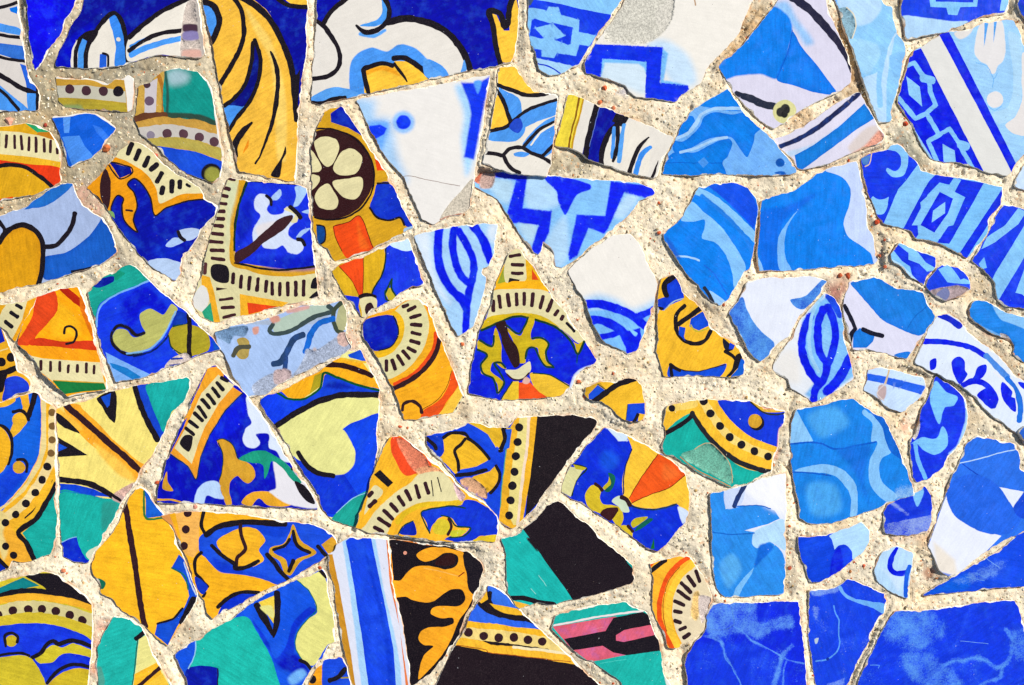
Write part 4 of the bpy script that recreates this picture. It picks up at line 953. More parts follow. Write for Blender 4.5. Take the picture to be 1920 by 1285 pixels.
c~40 #0c18e0 420,700 560,480 720,440 700,620 500,760
g #f0a028 440,200 560,180 560,300 700,390 560,540 460,700 390,860 350,1040 290,940 160,840 260,640 350,420
g P 480,225 640,330 520,470 420,640 370,760 320,920 190,800 290,620 390,400
g #f4a828 440,205 530,240 350,440 300,560 260,600 350,400
s #0c2c50 10 700,390 560,540 460,700 390,860 350,1040 290,940 160,850
c K 270,700 325,715 300,830 230,770
l K 28 275,650 335,700 | 305,600 365,645 | 340,540 400,595 | 370,490 425,570 | 400,440 450,500 | 438,400 490,470 | 475,350 525,415 | 508,310 555,365 | 545,275 590,300
l K 18 490,165 530,195 | 560,205 600,260
c #d8a430 510,740 580,740 640,800 660,880 720,900 780,950 790,1020 740,1070 680,1030 660,1010 610,1050 600,1120 620,1220 580,1230 540,1130 525,1040 545,960 550,850
s #14382c 8 505,745 550,730 620,770 655,850 668,885
s #14382c 8 525,1040 545,960 550,850 520,760
c #d8a430 100,1060 130,980 140,1060 180,1125 100,1110
c #e8a828 690,1210 780,1130 950,1140 1060,1230 900,1235 820,1180 760,1240
s #e8a828 14 60,1190 160,1190 280,1220
c~6 #dce8fc 730,420 800,440 860,540 900,640 960,740 1080,900 1000,900 960,830 900,800 900,700 840,690 800,700 830,760 790,800 730,790 700,740 720,660 770,610 740,540
c~10 #e8e6ec 930,900 1000,900 1160,1060 1290,1240 1060,1230 900,1130 950,1100
c #20a080 670,885 760,830 860,820 960,870 1040,930 1100,1000 1140,1060 1080,1050 1000,960 920,900 890,990 860,1030 850,930 760,910
c K 1090,1050 1160,1080 1210,1140 1240,1220 1180,1200 1120,1130
d K 12 1075,958
c~6 #bcd8fc 335,1220 360,1110 430,1055 520,1060 540,1140 560,1180 500,1180 430,1160 400,1230
w 0 640 4
+ amber leaf shard
w 620 740 4
t amber shard flaked to red, with dashes, beside a scroll on blue ; #f8b828 ; 450,320 520,310 600,370 700,450 800,530 900,620 960,690 1040,750 1150,820 1240,900 1265,950 1240,1105 1050,1105 900,1100 780,1100 640,1070 500,1050 300,1040 190,1000 220,880 280,740 310,620 360,480 400,390
c~4 #f04c20 455,330 520,310 620,380 760,530 650,590 560,605 500,520 460,440
c~10 #e07c58 500,330 620,380 740,530 640,580 560,480
c~10 #e8a070 640,560 780,540 900,640 980,760 940,780 820,640 660,600
c~6 P 660,600 830,580 940,700 980,800 820,800 680,810 560,860 470,940 400,1060 180,1060 260,980 340,870 480,740 600,660
g K 370,565 470,660 430,695 325,600
c P 250,900 280,760 330,680 390,720 380,760 300,840
l #33151c 34 285,760 310,735 | 290,840 335,800
l #33151c 30 640,680 665,770 | 710,665 735,740 | 565,720 600,790 | 510,765 550,830 | 455,820 500,875 | 400,870 465,935 | 360,930 440,985 | 330,995 390,1030
s K 8 755,640 770,760 | 800,620 830,730
s #e8c020 40 500,960 560,890 680,830 820,820 980,810
c #1234d4 680,880 820,845 980,830 1010,790 1100,800 1260,920 1250,1060 1120,1060 1060,1105 860,1090 900,1060 980,1060 1040,1000 960,990 900,920 820,920 760,990 740,1040 720,960
s #0c3c30 12 745,1040 700,950 680,880 820,845 900,835 1010,850
s #0c3c30 12 830,905 890,920 940,985 1050,1000 1000,1060 890,1070
c #d8c430 770,980 820,930 880,950 890,1010 860,1050 780,1040
s N 22 885,930 905,990 880,1050
c #1028b8 510,1040 560,980 620,950 640,1050
s #0c3c30 10 505,1050 540,990 620,948
c #c8c830 910,1020 1020,1020 960,1060 900,1060
c #e8c828 1060,1105 1120,1070 1250,1050 1250,1120
c~8 #d8b4b8 920,660 1010,760 980,800 940,740
t shard with yellow arcs on blue and an upright black band edged with dots ; #1444dc ; 715,310 870,280 1000,230 1020,210 1100,220 1200,250 1330,250 1400,175 1640,165 1800,150 1920,180 1960,160 2000,200 1960,290 1900,340 1800,470 1700,600 1620,710 1520,860 1440,930 1370,1010 1330,1000 1270,950 1210,880 1150,800 1060,740 960,660 880,560 800,470 730,400
g #1a1214 1530,150 2020,140 2000,300 1700,650 1460,920
g #f0b428 1350,240 1400,160 1550,160 1520,420 1500,600 1440,960 1370,1020 1260,950 1300,560
g #ecdc88 1420,165 1500,160 1480,400 1430,760 1400,980 1370,980 1330,900 1350,600
s #f4dcc0 22 1490,165 1470,400 1430,700 1400,980
s #60b090 8 1350,245 1320,400 1300,560 1270,850
d K 31 1415,246 | 1402,358 | 1390,464 | 1378,582 | 1364,685 | 1349,794 | 1337,907
g #e8bc28 1010,205 1120,215 1200,250 1350,250 1280,350 1240,400 1180,300 1100,250
s K 34 1300,255 1310,330 1280,420
g #2460dc 1200,260 1360,260 1340,400 1290,420
c #e8b828 1120,200 1280,250 1300,330 1260,400 1200,310 1120,250
s K 30 1295,260 1308,330 1270,425
c #f4bc28 830,340 900,300 1000,310 1080,360 1170,440 1190,480 1100,540 960,570 940,600 860,520 800,470
s K 26 835,330 900,290 1010,295 1030,320
s K 26 1010,330 980,370 930,420 955,500 960,570
s K 26 1030,330 1100,380 1190,480
c #1038c8 700,340 820,310 850,420 810,470
s K 30 715,330 780,380 790,410
s K 28 940,605 1060,595 1170,565
c #f0b828 1060,630 1180,580 1250,530 1260,620 1220,700 1160,740
s K 24 1240,530 1270,610 1250,680 1200,740
c~5 #dca880 970,640 1060,625 1160,700 1170,780 1060,740 990,690
w 920 720 4
t blue shard with a yellow balloon bulb and its orange wedge, right of the black band ; #0c2cd8 ; 860,325 900,340 1030,390 1130,440 1250,515 1380,590 1465,680 1480,800 1490,970 1440,1060 1380,1120 1330,1200 1260,1265 1180,1240 1080,1160 1000,1100 930,1050 820,990 700,910 600,860 530,810 540,740 590,640 640,580 720,470 800,390
c~50 #1450e0 860,500 960,560 900,650 820,600
g~4 #d4e8fc 865,325 1030,380 1030,430 960,430
c #fcc838 1030,390 1260,520 1480,680 1490,980 1440,960 1400,900 1300,930 1150,935 1050,900 990,830 1000,640 1060,490
g #f45c18 1255,525 1360,580 1465,680 1340,780 1200,830 1060,895 1040,860 1120,720
c~40 #f87028 1300,600 1420,680 1300,720
s #701808 6 1255,525 1120,720 1040,860
s #701808 6 1465,680 1340,780 1200,830 1060,895
s #0c2060 10 1060,490 1005,640 995,830
s #0c3048 14 1050,915 1180,945 1300,930 1395,900
c~6 #d4e4fc 1405,920 1490,970 1440,1050
s #0c2c20 12 620,605 720,635 640,730 610,840
g #e0dca0 590,620 700,640 640,730 600,850 530,810 540,720
g #c8c028 620,605 720,630 700,650 640,640
c #dcc028 710,830 760,760 830,780 820,850 840,900 960,920 1000,1000 960,1080 900,1010 760,950 720,900
c #c8c028 840,780 880,730 890,680 920,700 900,770 870,800
c #106050 880,670 930,690 930,750 890,810 850,800 900,750
s N 24 785,750 820,775 835,800
c #3c1414 820,980 850,940 950,925 960,950 900,1030 860,1010
c #d4e4c8 910,880 960,840 1010,870 1040,960 990,960 960,920
s N 34 980,850 1020,870 1045,910
c #dcc028 960,1070 1010,1060 1060,1090 1060,1150 1000,1110
s N 22 1030,1065 1065,1110
c #c8c028 1050,1050 1080,1010 1180,1000 1120,1050 1070,1080
c #106050 1080,1110 1110,1060 1190,1010 1220,1020 1140,1080
g #207830 1200,1240 1225,1160 1230,1240
w 1220 720 4
t teal, yellow and blue shard with black dots along a curved border ; #f8c030 ; 130,160 360,120 500,120 740,125 820,170 900,185 1010,200 1005,290 960,350 960,460 920,560 912,650 800,710 690,750 600,775 500,730 380,680 250,590 180,540 100,520 85,460 115,370 90,300
c #1438dc 505,115 780,115 820,190 1020,220 1010,480 940,470 760,400 640,310 560,220
c #e8b838 745,130 830,200 900,215 1020,205 1020,170 780,120
s #203020 12 750,140 840,210 930,232 1010,222
c~6 #e4a488 800,140 960,170 960,190 860,190
d K 58 795,292
d #d8a830 52 782,280
c #18b0a2 110,360 310,220 400,360 560,540 720,640 920,680 600,790 380,680 80,540
s K 34 110,368 220,310 300,250 315,215
s #202024 38 310,220 380,330 480,450 600,550 740,620 910,665
s #f8d468 60 130,180 330,150
s #f8d878 62 380,110 450,220 520,320 600,400 680,450 780,500 930,550
d K 26 157,183
d K 31 396,130 | 447,222 | 521,316 | 594,399 | 682,457 | 778,505 | 881,546
c~5 #68b49c 230,530 330,490 400,445 460,450 540,530 600,620 610,750 480,690 340,620
s #d0b080 6 330,490 400,445 460,450 540,530 600,620 615,740
s #c89060 8 225,545 330,640 480,710 600,770
c~6 #e8b0b0 960,340 1010,300 990,420 950,500
t tall white and sky-blue shard with a dark comma near its top ; #e2e8fa ; 445,820 560,800 700,760 840,710 950,680 1010,670 1012,900 1010,1100 1015,1290 1010,1450 1000,1580 850,1590 680,1605 560,1600 500,1540 470,1380 460,1150 450,950
g #2c90ee 440,815 550,800 560,940 640,920 830,910 930,950 970,1010 880,1050 700,1100 640,1330 600,1400 470,1400
c~4 #2c90ee 460,1110 780,1110 760,1190 800,1230 880,1180 960,1230 1000,1300 1010,1560 800,1600 480,1600 440,1300
c~5 #b4dcfc 780,1110 900,1050 1000,1020 1015,1250 900,1185 800,1230 760,1195
c~60 #f4f6fe 700,760 1010,670 1010,960 800,880
c~6 #c8d8fa 560,800 700,770 680,900 600,940 560,930
s #283868 34 705,760 660,840 625,920
s #1c74d0 8 455,1110 600,1130 780,1118
w 1200 964 4
c~16 #1068d8 900,230 980,220 1000,260 920,340 860,400 880,300
g #7cc0fa 690,645 720,560 780,480 855,400 840,450 770,560 735,645
c~40 #58b0f4 600,380 700,300 760,420 660,560
w 1220 720 4
s #1c74d0 8 640,918 800,912 900,935
t big five-sided azure shard with pale swooping ribbons ; #1a86ea ; 1090,190 1250,170 1400,125 1520,110 1580,160 1660,220 1740,250 1790,340 1850,480 1920,650 1960,760 1980,830 1900,860 1780,890 1650,950 1500,1000 1350,1050 1200,1060 1120,1010 1115,880 1080,780 1060,640 1045,430 1060,300
g #8cc8fa 1050,240 1090,190 1220,430 1045,450
s #86c4fa 40 1600,210 1680,290 1700,400
c #86c4fa 1590,210 1670,230 1730,320 1760,420 1800,510 1730,560 1710,640 1740,740 1850,840 1790,890 1700,830 1640,730 1640,590 1700,440 1650,430 1660,300
c #1470dc 1660,220 1760,260 1800,360 1880,560 1800,510 1760,420 1730,320
c #86c4fa 1080,655 1200,615 1330,605 1450,650 1540,760 1555,880 1545,990 1500,1000 1505,870 1470,780 1380,690 1230,665
s #1268d4 14 1050,450 1180,440 1280,450 1380,490 1550,460 1690,435
s #1268d4 10 1070,665 1200,670 1350,690
c~60 #4aa8f2 1180,240 1380,170 1480,300 1280,400
c~60 #4aa8f2 1180,760 1380,760 1420,960 1220,980
c~50 #1270dc 1400,500 1640,470 1600,700 1640,900 1580,780 1500,620
vc~50 #a8d4f8 1860,760 2000,760 1970,860 1840,860
w 1440 640 4
t tapering cobalt shard with a pale trident, beside the striped cracked fragment ; #1030e4 ; 1265,265 1330,300 1430,370 1495,440 1500,560 1480,680 1420,800 1370,840 1300,960 1200,1030 1110,1065 1080,980 1070,860 1065,760 1110,700 1140,600 1150,520 1200,440 1240,330
c~4 #7cc4fc 1265,300 1220,420 1240,520 1290,620 1330,500 1400,480 1430,420 1340,380
c~4 #7cc4fc 1070,770 1160,720 1260,730 1310,640 1350,700 1340,790 1260,850 1170,820 1110,760
s #70b8fa 30 1105,770 1120,880 1180,1030
s~12 #a8d4fc 36 1500,450 1500,600 1440,780 1370,850
c #d8d0cc 1060,640 1120,560 1145,640 1100,740
c #c8ccd8 1050,640 1080,720 1070,760 1060,720
t blue shard crossed by a thin white scratch, above white triangles ; #2a70ea ; 1500,760 1580,710 1680,740 1860,770 1890,860 1895,960 1990,1010 2010,1100 2000,1250 1990,1380 1900,1440 1750,1500 1660,1560 1560,1620 1420,1750 1350,1760 1290,1720 1240,1620 1200,1540 1240,1400 1290,1284 1350,1100 1400,990 1450,900
s #b8d8fc 8 1440,915 1600,880 1740,840 1870,812
s #1848c8 7 1460,920 1600,1020 1720,1100
g #e4ecfa 1715,1090 1920,1130 1840,1250
g #e8eefc 1290,1290 1350,1130 1380,1284 1480,1370 1640,1430 1750,1460 1640,1570 1420,1760 1300,1730 1200,1540
c~3 #2264e6 1345,1100 1500,1000 1700,1060 1840,1250 1900,1320 1820,1440 1640,1440 1480,1370 1380,1284
c~4 #1448d4 1900,1160 2000,1060 2020,1300 1900,1330 1840,1250
g~40 #ece4d8 1240,1500 1400,1640 1420,1760 1260,1720
t small blue shard with a frosted foot, between the trident piece and the scratched piece ; #1034dc ; 875,1284 900,1220 1000,1190 1090,1140 1180,1090 1220,1160 1230,1240 1225,1340 1190,1430 1100,1450 950,1460 880,1440 870,1360
c~6 #7cc0f8 1090,1150 1150,1100 1170,1130 1120,1240
vg~8 #a0b8e8 870,1370 1240,1300 1210,1460 870,1470
vs~20 #a0b8e8 30 930,1210 1050,1300
t pale tip with a dark dot at the right edge above the blue scratched shard ; #2c68d8 ; 1880,690 1920,640 2000,620 2000,760 1920,740
w 0 880 4
+ blue shard with yellow knobs
s #f0b828 34 415,90 330,220 250,340 120,450
g #f4b030 -30,340 60,400 110,480 170,540 230,670 170,720 60,720 0,650 -30,600
c~20 #ecd488 -30,300 60,360 20,480 60,600 20,680 -30,500
d K 29 38,400 | 118,340 | 40,578 | 100,645
g #1cb0a4 440,110 415,640 260,680 220,560 165,480 260,400 350,260
s K 40 425,110 360,230 270,370 135,475 200,560 245,660 260,700
g #0828b0 -30,680 40,740 20,790 -30,780
s K 30 -20,670 50,740
+ pale yellow leaf shard with a long brown
c #1cb4a8 440,190 600,185 760,220 900,240 880,400 780,600 640,720 450,500
c~20 #18a090 560,480 700,280 760,230 720,260 600,420 570,500
c~20 #28988c 770,260 880,260 820,420 760,460
c #0c28cc 455,560 520,520 570,510 590,580 640,670 700,700 600,720 440,660
s #80b8e8 8 455,555 520,520 570,510
c #dce0c4 640,640 700,590 750,575 740,630 680,680
c~6 #c8a8a0 850,190 930,210 920,260 840,230
s K 24 840,195 900,235
+ amber leaf shard
c~60 #fcc020 900,500 1300,500 1350,900 900,900
s N 44 935,270 960,420 1000,640 1040,920 1060,1060 1090,1180
g #1c68d8 1070,140 1250,350 1090,370 1090,230
s #40803c 16 1075,170 1092,370 1240,362
g #1450d4 1340,640 1380,680 1480,950 1440,1000 1330,1180 1260,1320 1160,1240 1180,1160 1300,1120 1380,1040 1420,950 1400,860 1350,780 1285,740
s #187060 12 1285,740 1380,800 1410,900
s K 50 1455,975 1400,1080 1360,1150,.7
s K 16 1180,1160 1300,1120 1370,1040
c #186c50 730,820 790,850 770,900 740,890
s #c0d8f0 10 1380,700 1420,830 1470,940
t arch-shaped shard with yellow suns and a black crest in the bottom left corner ; #d4c02c ; -30,860 60,830 200,790 280,785 350,770 440,800 500,850 580,900 660,970 690,1010 690,1150 690,1300 670,1500 660,1650 640,1720 -30,1720
g #148c8c -30,900 180,810 300,870 -30,940
c K 190,790 350,775 450,800 560,890 670,970 690,1040 560,1010 400,960 330,880
s K 40 -30,960 100,920 250,910 400,930 560,980
s #f4b42c 50 -30,990 100,965 250,955 400,970 560,1000 710,1050
s #d8cc90 90 -30,1070 100,1040 250,1030 400,1045 560,1085 720,1150
d N 33 -10,1085 | 99,1056 | 214,1050 | 317,1050 | 421,1063 | 524,1095 | 618,1133
s #d4bc30 60 -30,1140 100,1115 250,1100 400,1120 560,1160 720,1230
c #1838e4 -30,1195 80,1165 200,1155 350,1160 520,1200 700,1300 700,1500 400,1580 200,1500 -30,1400
w 0 964 4
d #c8b428 44 88,950
s K 22 45,990 40,910 90,890 135,920 130,960
c #d0c02c 350,1010 400,980 470,1000 550,970 700,1030 700,1080 540,1060 450,1060 400,1110 320,1130 260,1080
s K 32 240,1080 310,1040 350,980 400,950 440,975 520,950 600,960 700,1000
c #d0bc2c -40,1110 60,1065 160,1060 240,1090 300,1180 340,1284 340,1400 -40,1400
s K 20 -30,1075 60,1045 160,1045 220,1065
c #1430dc 300,1130 400,1110 470,1050 560,1050 700,1090 700,1180 540,1140 440,1200 350,1284 320,1200
c #d0b828 350,1300 420,1220 520,1170 620,1160 720,1200 720,1400 350,1400
s K 28 350,1270 420,1190 520,1135 620,1135 720,1170
t teal shard with a pale-yellow strip, under the tip of the amber leaf ; #20b8ac ; 850,765 960,790 1050,840 1090,900 1130,1020 1200,1130 1250,1220 1300,1320 1300,1400 760,1400 740,1284 720,1150 735,1000 790,880 830,800
g #f0e890 1040,940 1100,900 1180,1080 1240,1200 1330,1400 980,1400 1020,1150
g #f8bc28 1010,1200 1180,1110 1220,1200 1100,1290 1000,1320
g #f8c83c 1090,1290 1220,1190 1280,1290 1200,1400 1080,1400
s K 34 1020,935 1080,885
s N 30 1040,1290 1200,1150
s #2c6048 8 1030,950 1015,1130 990,1290
c~10 #50a090 700,1160 760,1150 780,1284 700,1284
w 300 964 4
t teal and cobalt shard with a black V and a pale-yellow lobe near the bottom ; #1454e4 ; 1040,485 1120,470 1220,410 1250,480 1260,600 1300,750 1310,960 1260,980 1220,1080 1130,1160 1080,1250 1020,1400 220,1400 200,1250 110,1070 150,1020 280,940 400,860 540,790 650,700 760,620 890,560
c #20c0b0 270,950 400,860 530,790 650,770 720,870 800,1010 860,1150 900,1400 420,1400 430,1160 300,1160 210,1165 260,1060
c #0c18a8 200,1170 430,1155 430,1290 420,1400 220,1400
s #90c8f0 10 265,960 260,1060 210,1165
s K 8 435,1160 430,1400
c~10 #0c30d0 690,790 800,940 870,1120 1000,1060 1010,900 1100,780 1180,730 1120,700 1000,820 940,1000 860,1080
c~40 #0810b8 880,1120 1020,1050 1120,1200 960,1180
c~30 #70b0f0 960,1230 1060,1160 1100,1200 1000,1284
g #f4d448 740,660 860,610 860,830
s K 52 725,680 790,790 845,900,.5
s K 46 880,590 885,700 875,820 850,920,.4
c #e8e488 1030,490 1130,460 1220,430 1260,560 1300,750 1320,960 1260,980 1160,1130 1080,1110 1020,1000 1030,900 1100,800 1180,740 1170,680 1120,570
s #187860 7 1030,495 1120,580 1180,710 1110,790 1030,890 1015,1000 1080,1110
s K 28 1050,1095 1100,1120 1130,1160
s K 30 1200,420 1250,470
c~6 #e8e488 750,700 840,690 850,780
t golden shard with a blue fish shape, a four-point star and dots down its left side ; #f8b41c ; 0,20 100,-10 320,-20 600,10 900,50 1130,80 1220,110 1310,180 1340,240 1320,290 1200,350 1050,440 950,500 880,530 780,570 640,650 540,710 430,750 400,790 350,740 330,640 290,590 250,500 240,430 200,330 160,260 130,180 90,90
g #e89c50 -10,0 60,-20 170,260 140,240
g #f8b858 110,-20 300,-20 290,270 250,330 180,300
d N 31 208,-5 | 192,115 | 180,240
c #1c50e0 300,170 400,110 500,80 640,60 900,60 1130,75 1250,130 1330,200 1200,360 950,510 880,530 800,500 640,460 450,430 340,330 295,280
c~20 #1038d0 400,330 600,420 900,500 700,450 450,430
c~20 #1040d0 600,80 1000,90 900,180 700,120
s K 42 345,160 420,105 520,75 650,60 850,70 940,75
s K 26 330,-20 310,80 345,160
c #f4b424 425,215 520,140 640,95 730,120 790,200 740,270 780,340 720,390 600,405 500,330
s N 28 605,80 610,170 640,260 580,330 570,400
s K 30 385,235 440,290 560,380 560,410 650,400 740,355
s K 24 310,290 265,340 265,440 310,490 360,545
s K 20 320,620 340,590
c #1238c4 260,470 320,500 360,550 320,600 280,560
c #0c30d0 440,760 460,690 520,630 620,590 760,590 560,720
s K 30 430,700 500,640 600,590 740,590
c #d8a828 1000,80 1060,200 1170,290 1050,360 980,460 930,440 900,360 820,300 830,250 930,220 970,150
c #1444dc 1000,130 1030,230 1130,290 1020,340 970,420 940,340 850,280 950,240
s K 26 1000,130 1030,235 1125,290
s K 22 850,265 940,235 975,190
s K 30 1000,345 965,430
s K 34 800,300 860,370 900,430 960,490
s K 30 1180,240 1240,310
g #d8a430 1210,230 1290,170 1360,230 1330,300 1260,300
t tiny blue and amber scrap with a black dash at the bottom edge ; #1848dc ; 1230,1090 1360,1080 1400,1140 1430,1284 1440,1400 1060,1400 1100,1290 1180,1150
g #f4a41c 1215,1090 1215,1300 1090,1400 1060,1290
d K 32 1145,1240
s K 34 1270,1250 1340,1220 1390,1160
s #a09838 12 1360,1230 1430,1220
w 620 964 4
t long upright strip with a cobalt band between white lines and a gold left edge ; #e0e4f4 ; -20,300 20,290 50,230 100,200 150,175 300,180 430,190 440,280 460,500 490,640 530,800 560,960 590,1180 595,1400 180,1400 140,1180 100,1000 60,800 20,520 -10,400
g #cc9428 -20,300 15,300 60,520 110,800 150,1020 200,1400 170,1400 120,1160 60,860 0,520
c~10 #a8d4fa 90,200 140,190 200,600 300,1400 250,1400 150,620
c~10 #a8d4fa 310,180 340,190 400,560 500,1000 540,1400 490,1400 350,600
g #1848e8 115,200 150,175 305,175 340,350 400,640 470,1000 500,1400 300,1400 240,960 180,560 140,330
c~20 #0c38d0 260,250 330,500 430,900 480,1284 440,1284 380,800 280,400
g #e8844c 418,190 432,190 465,500 600,1400 575,1400 520,860 445,520
t black and gold flame-patterned shard right of the cobalt-banded strip ; #140c10 ; 440,190 560,200 660,220 770,230 860,240 980,280 1040,290 1100,340 1140,380 1150,430 1120,500 1110,560 1080,600 1060,680 1000,780 960,900 900,1000 840,1080 760,1180 700,1240 640,1270 600,1284 590,1180 540,900 490,640 460,480
s #f8a020 6 445,250 470,500 500,680
c #f8a820 640,310 700,265 780,250 990,285 1000,350 1020,420 1030,520 1060,590 1080,600 1020,720 960,800 900,950 800,1100 660,1240 670,1150 700,1060 770,990 700,980 660,940 680,880 740,850 850,845 920,820 915,780 820,780 750,750 760,710 830,690 960,690 1010,640 980,570 900,570 820,620 760,660 680,660 600,640 560,620 480,620 465,505 520,500 570,440 620,400 700,390 780,400 860,415 940,390 955,320 900,295 840,300 780,340 700,360
c~4 #2c0c08 780,380 830,320 920,300 930,370 860,390
s #f8b858 6 700,410 860,440 960,470
s #802010 8 960,470 1000,440
d #e09880 14 555,295
c K 1000,300 1080,320 1130,370 1150,430 1110,520 1110,570 1080,610 1030,560 1020,460 1000,380
g #e88828 440,188 760,228 760,240 650,225
t black shard with a dotted gold stripe and a small blue pennant at the foot ; #1c1014 ; 1180,535 1240,550 1320,610 1370,680 1450,760 1530,830 1590,880 1680,980 1790,1070 1900,1180 2010,1284 2080,1400 720,1400 800,1260 860,1130 910,1020 960,940 1010,850 1060,730 1110,660 1170,580
c #3c78ec 1180,540 1240,540 1400,690 1420,720 1240,690 1190,620
c #3068e8 1090,680 1140,680 1250,740 1400,790 1550,840 1620,900 1400,870 1040,820 1040,760
g #f0b828 1190,670 1400,710 1450,760 1330,760 1230,710
s K 40 1120,670 1160,710 1280,760 1450,790
s K 34 1120,670 1180,650 1195,590
g #f4b824 1100,640 1170,570 1180,640 1130,670
s #f4b824 60 1000,830 1200,850 1400,880 1600,900 1700,960
s #f0d480 90 960,890 1200,910 1400,935 1600,965 1820,1020
s #f8bc30 66 930,950 1120,985 1200,1010 1400,1030 1620,1060 1880,1110
s #f4e4b8 20 1370,1000 1560,1020 1800,1050
d N 33 1032,886 | 1148,914 | 1259,929 | 1375,928 | 1479,943 | 1587,958
s #a0501c 6 950,985 1170,1020 1180,1040 1350,1060 1800,1110
w 900 964 4
t large turquoise and charcoal shard cut by one slanting edge, above the pink striped piece ; #1cb8b0 ; 160,180 260,170 320,105 400,50 460,0 500,-60 550,-90 590,-100 640,-60 720,20 830,100 900,190 1000,260 1070,320 1140,390 1145,450 1165,490 1140,520 1060,545 900,595 760,630 640,650 530,680 420,660 320,700 290,720 240,640 205,590 200,430 195,300
g #1a1015 320,110 500,-100 600,-120 1050,280 1140,400 1190,500 1100,560 700,650 640,560 500,370 400,220
c~10 #1a1015 350,180 420,200 430,280 390,240
c #1cb8b0 1080,310 1130,350 1150,410 1110,370
s K 36 230,630 330,630 440,660 560,680
g #f8bc34 250,650 400,690 340,740 270,690
s #98e0d8 5 440,460 500,540 | 380,560 420,600
t shard with pink bars and a black fork between turquoise strips ; #1cb4a8 ; 565,765 620,745 730,720 880,690 1000,675 1090,665 1150,700 1240,735 1270,790 1300,880 1340,960 1360,1060 1360,1120 1380,1210 1430,1284 1440,1400 1120,1400 1060,1260 960,1190 840,1110 740,1070 680,1000 600,930 540,870
g #e06480 545,850 1000,770 1300,810 1310,930 1370,1010 1200,1040 820,1110 680,1010
s #f0e4e4 14 555,840 800,790 1000,755 1220,730
g K 1000,780 1220,735 1270,760 1290,830 1080,870 1020,910 1020,950 1080,960 1340,900 1370,1020 1100,1060 1000,1040 920,990 700,1025 630,940 940,880
s #e890a0 3 850,870 930,850
s #50d0c4 4 900,1120 1100,1090
c~6 #e8e8e0 1380,1200 1440,1284 1400,1284
t curved yellow fan scrap with an orange stripe and dark dashes beside a flaked hollow ; #e4d4b0 ; 1270,375 1390,340 1500,320 1580,330 1620,400 1680,480 1720,560 1750,640 1720,720 1690,800 1680,880 1600,930 1540,970 1480,1000 1415,1010 1380,900 1330,800 1300,720 1290,620 1300,480
g #f8b42c 1270,375 1390,340 1500,320 1600,350 1610,390 1500,500 1450,620 1440,760 1470,880 1515,970 1480,1000 1415,1010 1330,820 1280,680 1290,480
s #f05814 36 1560,330 1480,390 1400,490 1355,620 1345,760 1380,880 1440,1005
s #902008 5 1500,400 1420,500 1380,620 1375,760 1400,880
s K 34 1280,430 1330,390 1390,350
g #f05814 1265,380 1310,370 1270,410
s #fcc838 50 1600,370 1500,470 1440,580 1410,700 1420,840 1480,990
l #2c1418 30 1620,430 1650,510 | 1560,470 1610,540 | 1510,520 1580,590 | 1485,580 1570,640 | 1460,655 1530,685 | 1460,730 1510,740 | 1460,800 1500,815 | 1500,870 1540,850 | 1530,930 1570,900
c~14 #e4bc70 1600,600 1640,580 1650,720 1620,800 1580,760
c~10 #d8c8c0 1640,620 1740,640 1700,760 1660,820
w 1200 964 4
t cobalt shard with pale crackle veins and a cloudy top, at the foot of the photo ; #1028e0 ; 550,670 700,670 900,665 1100,655 1190,660 1200,800 1220,980 1240,1150 1255,1400 380,1400 360,1250 340,1130 360,1050 400,980 480,900 505,850 495,770
c~60 #1438e4 380,1000 900,1000 1100,1290 400,1290
vc~160@.22 #6cacf8 330,640 1300,640 1300,1400 330,1400
vc~60@1 #6cacf8 520,650 860,660 900,800 1130,740 1160,850 1000,890 880,940 740,900 540,940 480,840
vc~40@.8 #6cacf8 540,690 650,680 720,800 600,850 520,800
vs~14 #6cacf8 30 480,910 600,950 640,1060,.7 700,1160,.5 760,1290,.5
vs~10@1 #6cacf8 20 690,690 720,800 780,890 840,950 1060,1060,.5
vs~20@1 #6cacf8 40 1140,980 1070,1060 1050,1140 1000,1290
vs~8@1 #6cacf8 13 830,940 1000,1030 1100,1090 1230,1120
vs~8@1 #6cacf8 15 1100,1090 1080,1160 1070,1284
s~2 #5c9cf4 5 600,950 630,1020 640,1080 690,1150 700,1180 740,1240 760,1290
s~2 #5c9cf4 4 700,840 790,900 840,950 930,990 1000,1030 1050,1060
s #101870 4 680,690 700,830 600,870 500,860
t blue shard with a fine wandering scratch and a pale sash, beside a deep dark joint ; #1440e4 ; 1270,575 1400,575 1500,540 1560,490 1650,520 1740,560 1830,600 1855,650 1830,740 1790,800 1740,880 1700,980 1650,1080 1600,1180 1560,1270 1530,1400 1330,1400 1310,1200 1280,1060 1265,900
s #70b0f4 24 1500,545 1530,600 1620,650 1740,690 1840,710
c #6cb0f4 1620,640 1740,660 1840,680 1830,750 1740,700
s~3 #5ca0f4 10 1455,690 1470,750 1495,800 1490,900 1500,960 1480,1030 1410,1090 1320,1105
d #1838a0 12 1410,1090
c~4 #b8ccdc 1310,940 1340,930 1330,970 1315,975
vc~160@.2 #98c0f4 1240,480 1900,480 1700,1400 1240,1400
vc~30 #98c0f4 1270,560 1500,530 1480,590 1300,620
vg~14 #98c0f4 1400,1274 1540,1230 1540,1300 1400,1400
vc~40 #98c0f4 1290,700 1360,700 1320,800
w 1440 964 4
t huge cobalt shard with cloudy pale stains in the bottom right corner ; #1038e2 ; 940,730 1100,725 1240,715 1400,690 1560,670 1700,655 1850,650 1880,700 1910,820 1930,940 2000,1100 2000,1400 640,1400 680,1240 740,1090 810,950 880,830
vc~200@.22 #64a8f4 640,600 2040,600 2040,1400 600,1400
vc~110@.95 #64a8f4 880,700 1160,700 1260,860 1180,1020 980,1000 840,900
vc~120@.8 #64a8f4 1120,720 1330,780 1330,940 1180,900
